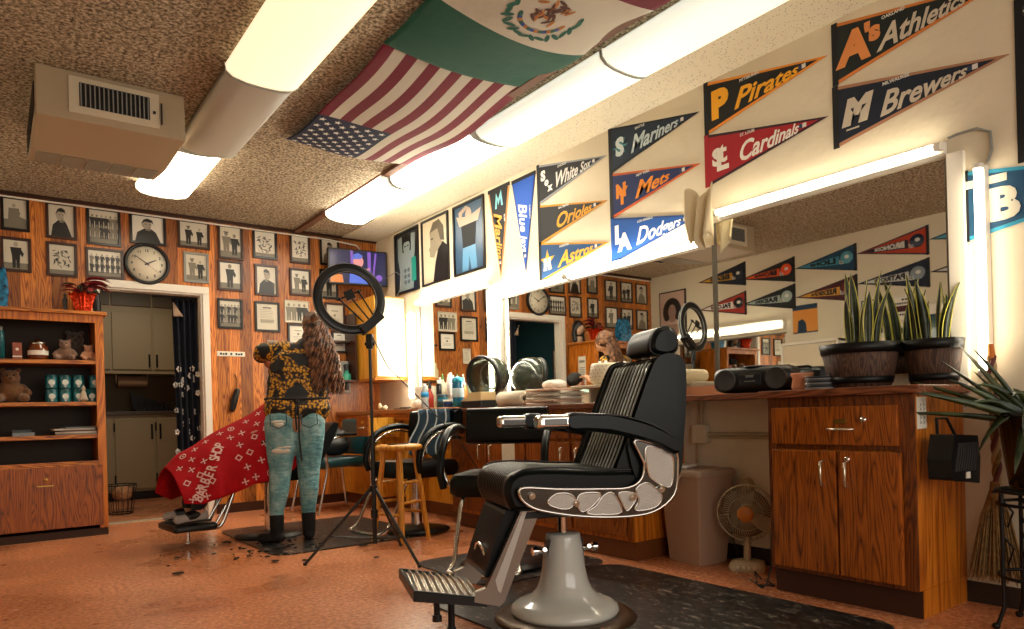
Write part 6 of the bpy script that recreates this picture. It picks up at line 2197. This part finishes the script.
# blouse
bl_m, nt, N, bb, Lk = nodes('chain_print_blouse')
tc = N('TexCoord')
v = N('TexVoronoi', Scale=6.0)
v.feature = 'DISTANCE_TO_EDGE'
nz = N('TexNoise', Scale=6.0, Detail=2.0)
Lk(tc.outputs['Object'], nz.inputs['Vector'])
va = N('VectorMath', operation='MULTIPLY_ADD')
Lk(nz.outputs['Color'], va.inputs[0])
va.inputs[1].default_value = (.2, .2, .2)
Lk(tc.outputs['Object'], va.inputs[2])
Lk(va.outputs[0], v.inputs['Vector'])
r1 = ramp(nt, [(.11, (1, 1, 1, 1)), (.14, (0, 0, 0, 1))])
Lk(v.outputs['Distance'], r1.inputs[0])
n2 = N('TexVoronoi', Scale=55.0)
Lk(tc.outputs['Object'], n2.inputs['Vector'])
r2 = ramp(nt, [(.30, '#d8a01c'), (.5, '#8c5c10'), (.7, '#15100a')])
Lk(n2.outputs['Distance'], r2.inputs[0])
mx = N('Mix')
mx.data_type = 'RGBA'
mx.inputs[6].default_value = lin('#0e0c0c')
Lk(r1.outputs[0], mx.inputs[0])
Lk(r2.outputs[0], mx.inputs[7])
Lk(mx.outputs[2], bb.inputs['Base Color'])
bb.inputs['Roughness'].default_value = .6
s = M()
for x0, x1, y, z, r_ in ((-.055, .185, -.01, .955, .118), (-.05, .185, .0, 1.01, .108), (-.045, .19, .005, 1.07, .105), (-.035, .20, .015, 1.14, .108), (-.02, .22, .02, 1.22, .11), (-.005, .235, .03, 1.29, .108), (.02, .25, .035, 1.345, .085)):
    limb(s, [(x0, y, z, r_), ((x0 + x1) / 2, y - .01, z, r_), (x1, y, z, r_)])
limb(s, [(.13, .04, 1.40, .07), (.16, .05, 1.44, .055)])
limb(s, [(.0, .04, 1.37, .078), (-.15, .08, 1.37, .066), (-.155, .15, 1.35, .060)])
limb(s, [(.27, .04, 1.35, .080), (.335, .02, 1.17, .070), (.335, .07, 1.13, .064)])
bo = s.blend('blouse', bl_m, W, .010, 3)
m = M()
m.tube([(-.16, -.01, 1.025), (-.10, -.09, 1.02), (-.02, -.115, 1.02), (.06, -.122, 1.02), (.16, -.115, 1.02), (.24, -.085, 1.02), (.295, -.01, 1.025)], .010, 8)
m.tube([(.04, -.125, 1.02), (.05, -.145, .9), (.045, -.16, .75), (.06, -.15, .58)], .007, 6).tube([(.04, -.125, 1.0), (.025, -.15, .92), (.03, -.16, .80)], .007, 6)
m.ball((.04, -.128, 1.0), (.02, .014, .016), 10)
m.build('apron_tie', mat('apron_black', '#0c0c0e', .7), W)
# hair: cap with half-up gather and long waves
hair_m = mat('brown_hair', '#8a5a38', .4, noise=(26, .7), bump=(90, .7, .01), col2='#2a160c')
hm = M()
hm.ball((.215, .085, 1.585), (.085, .10, .098), 18)
hm.ball((.21, -.005, 1.62), (.038, .03, .038), 12)
hm.blend('hair_cap', hair_m, W, .008, 2)
rnd = random.Random(21)
hg = M()
for i in range(90):
    a = rnd.uniform(-1.0, 1.0)
    x0 = .215 + .078 * a
    y0 = .05 - .055 * math.sqrt(max(0, 1 - a * a)) - rnd.uniform(0, .02)
    z0 = 1.60 - abs(a) * .05
    zl = rnd.uniform(1.04, 1.16)
    path = []
    ph = rnd.uniform(0, 6)
    for k in range(15):
        q = k / 14
        z = z0 + (zl - z0) * q
        spread = 1 + .75 * q
        path.append((.215 + (x0 - .215) * spread + .05 * q + .017 * math.sin(q * 20 + ph), y0 - .085 * min(q * 2.2, 1) + .014 * math.cos(q * 20 + ph), z))
    hg.tube(path, [.013 * (1 - .6 * abs(k / 14 - .35)) for k in range(14)] + [.003], 6)
hg.build('long_hair', hair_m, W)

# scissors held in the right hand
t = thing('scissors', 'steel hair scissors held by the hairdresser', 'scissors', (2.02, 5.35, 1.235), 60)
m = M().prism([(-.01, 0), (.0, .0), (.08, .012), (.0, .008)], -.002, .002).prism([(-.01, 0), (.0, .0), (.08, -.012), (.0, -.008)], -.002, .002)
for q in (-1, 1):
    m.tube([(-.03 + .014 * math.cos(a), 0, q * .016 + .012 * math.sin(a)) for a in [2 * PI * i / 14 for i in range(14)]], .0028, 6, closed=True)
m.build('blades', chrome, t)

# ---------------------------------------------------------------- client under the red cape
CC = thing('barber_chair', 'reclined black chair under the red cape with chrome footrest bars', 'barber chair', (1.70, 5.42, .009), 185)
M().lathe([(0, 0), (.26, 0), (.26, .012), (.10, .03), (.05, .04), (0, .04)], 36).build('base_ring', mat('dark_steel', '', .4), CC)
M().cyl((0, 0, .03), (0, 0, .42), .045, .04).build('piston', chrome, CC)
M().loft([rr(.25, .24, .42, .05), rr(.26, .25, .44, .06), rr(.26, .25, .52, .06), rr(.24, .23, .55, .05)]).build('seat', leather, CC)
m = M().loft([[(x, y, z) for x, z in smooth_poly([(-.18, .55), (-.40, .82), (-.44, .84), (-.46, .80), (-.30, .52), (-.22, .50)], 3)] for y in (-.24, -.23, 0, .23, .24)])
m.build('backrest', leather, CC)
for q in (-1, 1):
    M().box((-.15, q * .28 - .03, .68), (.18, q * .28 + .03, .73)).box((-.12, q * .28 - .01, .5), (-.09, q * .28 + .01, .68)).build('arm', leather, CC, bev=.012)
m = M()
for q in (-1, 1):
    m.tube(smooth_line([(.20, q * .13, .46), (.30, q * .13, .40), (.40, q * .13, .16), (.47, q * .13, .125), (.62, q * .13, .135)]), .014, 8)
    m.tube([(.24, q * .09, .46), (.44, q * .09, .14)], .010, 8)
m.tube([(.60, 0, .12), (.60, 0, .02)], .014, 8).ball((.60, 0, .02), (.02, .02, .018), 8)
m.build('footrest_bars', chrome, CC)
m = M().loft([rr(.14, .20, 0, .03), rr(.145, .205, .01, .03), rr(.145, .205, .035, .03), rr(.13, .19, .045, .03)])
o = m.build('footplate', black, CC)
o.location = (.60, 0, .125)
CP = thing('person', 'seated client hidden by red cape, only grey and black shoes showing', 'person', (1.70, 5.42, .009), 185)
b = M()
limb(b, [(-.03, 0, .66, .12), (-.16, 0, .84, .13), (-.24, 0, .97, .10), (-.28, 0, 1.07, .05)])
b.ball((-.31, 0, 1.17), (.085, .075, .105), 16).ball((-.23, 0, 1.17), (.02, .014, .018), 8)
b.ball((-.31, .076, 1.16), (.016, .01, .024), 8).ball((-.31, -.076, 1.16), (.016, .01, .024), 8)
for q in (-1, 1):
    limb(b, [(.0, q * .09, .64, .088), (.44, q * .12, .62, .062), (.56, q * .10, .24, .042), (.57, q * .10, .205, .04)])
    limb(b, [(-.22, q * .15, .96, .055), (-.10, q * .24, .86, .045), (.1, q * .22, .80, .036)])
    b.ball((.14, q * .22, .80), (.045, .034, .018), 10)
    for k in range(4):
        limb(b, [(.17, q * .22 - .022 + k * .015, .80, .009), (.225, q * .22 - .024 + k * .016, .785, .0075)], 7)
    limb(b, [(.13, q * .19, .80, .011), (.165, q * .175, .795, .009)], 7)
b.blend('body', SK, CP, .011, 3)
for q in (-1, 1):
    m = M()
    limb(m, [(.53, q * .10, .222, .043), (.62, q * .115, .212, .036), (.70, q * .13, .208, .032)])
    sh = m.blend('shoe', mat('grey_canvas', '#b0a8a0', .8), CP, .009, 2)
    m = M()
    limb(m, [(.575, q * .108, .226, .041), (.63, q * .118, .220, .037)])
    m.box((.49, q * .10 - .03, .182), (.70, q * .12 + .03, .192))
    m.build('shoe_strap', black, sh)
    m = M()
    limb(m, [(.44, q * .12, .62, .075), (.50, q * .11, .45, .065), (.555, q * .10, .29, .052)])
    m.build('trouser_leg', col('#20242a', .9), CP)
m = M().ball((-.335, 0, 1.205), (.092, .085, .085), 14)
m.blend('hair', mat('client_hair', '#1c1410', .6, bump=(80, .6, .01)), CP, .01)

# cape
CAPE = thing('barber_cape', 'bright red barber cape with white crosses and lettering spread over the client', 'cape', (0, 0, 0))
cape_m = mat('cape_red', '#a80c18', .75, spec=.2, bump=(9, .5, .02))


def seg(tab, u):
    for i in range(len(tab) - 1):
        if u <= tab[i + 1][0]:
            q = (u - tab[i][0]) / (tab[i + 1][0] - tab[i][0])
            q = q * q * (3 - 2 * q) * .4 + q * .6
            return [tab[i][k] + (tab[i + 1][k] - tab[i][k]) * q for k in range(1, len(tab[i]))]
    return list(tab[-1][1:])


# along the body: ridge x, ridge z, near edge x, near edge z, far edge x, far edge z
TAB = [(0.0, 2.02, 1.17, 1.90, .88, 1.95, .80), (.18, 1.80, 1.10, 1.80, .56, 1.80, .60), (.38, 1.58, .96, 1.62, .45, 1.62, .50), (.58, 1.36, .83, 1.44, .42, 1.40, .42), (.76, 1.18, .745, 1.28, .37, 1.20, .36), (.90, 1.06, .67, 1.15, .315, 1.05, .33), (1.0, .965, .56, 1.03, .34, .95, .38)]


def cape(u, v):
    rx, rz_, nx, nz_, fx, fz = seg(TAB, u)
    wn = .33 - .05 * u
    if v < .5:
        q = 1 - v / .5          # 1 at near edge
        ex, ez, sy = nx, nz_, -1
    else:
        q = (v - .5) / .5
        ex, ez, sy = fx, fz, 1
    prof = math.sin(q * PI / 2)
    drop = 1 - math.cos(q * PI / 2)
    fold = .016 * math.sin(u * 21 + v * 5) * q + .012 * math.sin(u * 37 + 1) * q * q
    crest = -.03 * (1 - q) * math.sin(PI * min(u * 1.1, 1)) * (1 if u > .4 else 0)
    x = rx + (ex - rx) * q
    y = 5.36 + sy * wn * prof ** .9 + fold
    z = rz_ + (ez - rz_) * (drop * .75 + q * .25) + .010 * math.sin(u * 16 + v * 9)
    return Vector((x, y, z))


cp = M().grid(cape, 70, 50).build('cloth', cape_m, CAPE, solid=.004)


def on_cape(u0, v0, rot, sc):
    e = .004
    c0 = cape(u0, v0)
    du = (cape(min(u0 + e, 1), v0) - cape(u0 - e, v0)).normalized()
    dv = (cape(u0, v0 + e) - cape(u0, v0 - e)).normalized()
    nn = du.cross(dv).normalized()
    if nn.y > 0:
        nn = -nn
    # picture axes on the cloth: right = -du (toward the head), up = dv
    ax = -du
    ay = (dv - ax * dv.dot(ax)).normalized()

    def fn(x, y, q=0):
        X = (x * math.cos(rot) - y * math.sin(rot)) * sc
        Y = (x * math.sin(rot) + y * math.cos(rot)) * sc
        return c0 + ax * X + ay * Y + nn * (.006 + (.0008 if q > 0 else 0))
    return fn


m = M()
rnd = random.Random(6)
k_ = 0
for i in range(10):
    for j_ in range(7):
        u0 = .16 + i * .088 + (.04 if j_ % 2 else 0)
        v0 = .04 + j_ * .078
        if u0 > .98 or (.60 < u0 < .80 and v0 < .42) or (u0 < .36 and v0 < .42):
            continue
        fn = on_cape(u0, v0, .6, .024)
        k_ += 1
        if k_ % 3:
            for r_ in (PI / 4, -PI / 4):
                c0, s0 = math.cos(r_), math.sin(r_)
                pts = [(-1, -.2), (-.15, -.12), (-1 * 0 + 1, -.2), (1, .2), (.15, .12), (-1, .2)]
                m.add([fn(x * c0 - y * s0, x * s0 + y * c0) for x, y in pts], [(0, 1, 2, 3, 4, 5)])
        elif k_ % 2:
            n = 18
            m.add([fn(math.cos(2 * PI * a / n) * r_, math.sin(2 * PI * a / n) * r_) for r_ in (1, .72) for a in range(n)], [(a, (a + 1) % n, n + (a + 1) % n, n + a) for a in range(n)])
            m.add([fn(math.cos(2 * PI * a / 8) * .3, math.sin(2 * PI * a / 8) * .3) for a in range(8)], [tuple(range(8))])
        else:
            m.add([fn(x, y) for x, y in ((-.8, -.8), (.8, -.8), (.8, .8), (-.8, .8), (-.5, -.5), (.5, -.5), (.5, .5), (-.5, .5))], [(0, 1, 5, 4), (1, 2, 6, 5), (2, 3, 7, 6), (3, 0, 4, 7)])
m.build('white_pattern', mat('cape_print', '#e0b8b0', .7), cp)


def cape_text(body, u0, v0, u1, v1, size):
    """each letter laid on the cloth along a line from (u0, v0) to (u1, v1)"""
    m = M()
    pts = [cape(u0 + (u1 - u0) * i / 10, v0 + (v1 - v0) * i / 10) for i in range(11)]
    n = len(body)
    for i, ch in enumerate(body):
        if ch == ' ':
            continue
        q = (i + .5) / n
        uu, vv = u0 + (u1 - u0) * q, v0 + (v1 - v0) * q
        a = cape(uu, vv)
        d = (cape(u0 + (u1 - u0) * (q + .02), v0 + (v1 - v0) * (q + .02)) - a).normalized()
        e = .004
        du = (cape(uu + e, vv) - cape(uu - e, vv)).normalized()
        dv = (cape(uu, vv + e) - cape(uu, vv - e)).normalized()
        nn = du.cross(dv).normalized()
        if nn.y > 0:
            nn = -nn
        up = nn.cross(d).normalized()
        m.text(ch, size, lambda x, y, q2: a + d * x * .75 + up * (y - size * .35) + nn * (.007 + (.0008 if q2 > 0 else 0)), 0, 0, .002, .5)
    return m


cape_text('BARBER', .94, .035, .785, .21, .092).build('lettering', mat('cape_print', '', .7), cp)
cape_text('SHOP', .765, .232, .67, .335, .092).build('lettering', mat('cape_print', '', .7), cp)
m = cape_text('BARBER', .30, .40, .33, .06, .075)
for (u0, v0, r_) in ((.27, .27, .7), (.27, .20, .7)):
    fn = on_cape(u0, v0, 1.0, .1)
    m.add([fn(x, y) for x, y in ((-1, -.06), (1, -.12), (1.1, 0), (1, .12), (-1, .06))], [(0, 1, 2, 3, 4)])
m.build('lettering', mat('cape_print', '', .7), cp)
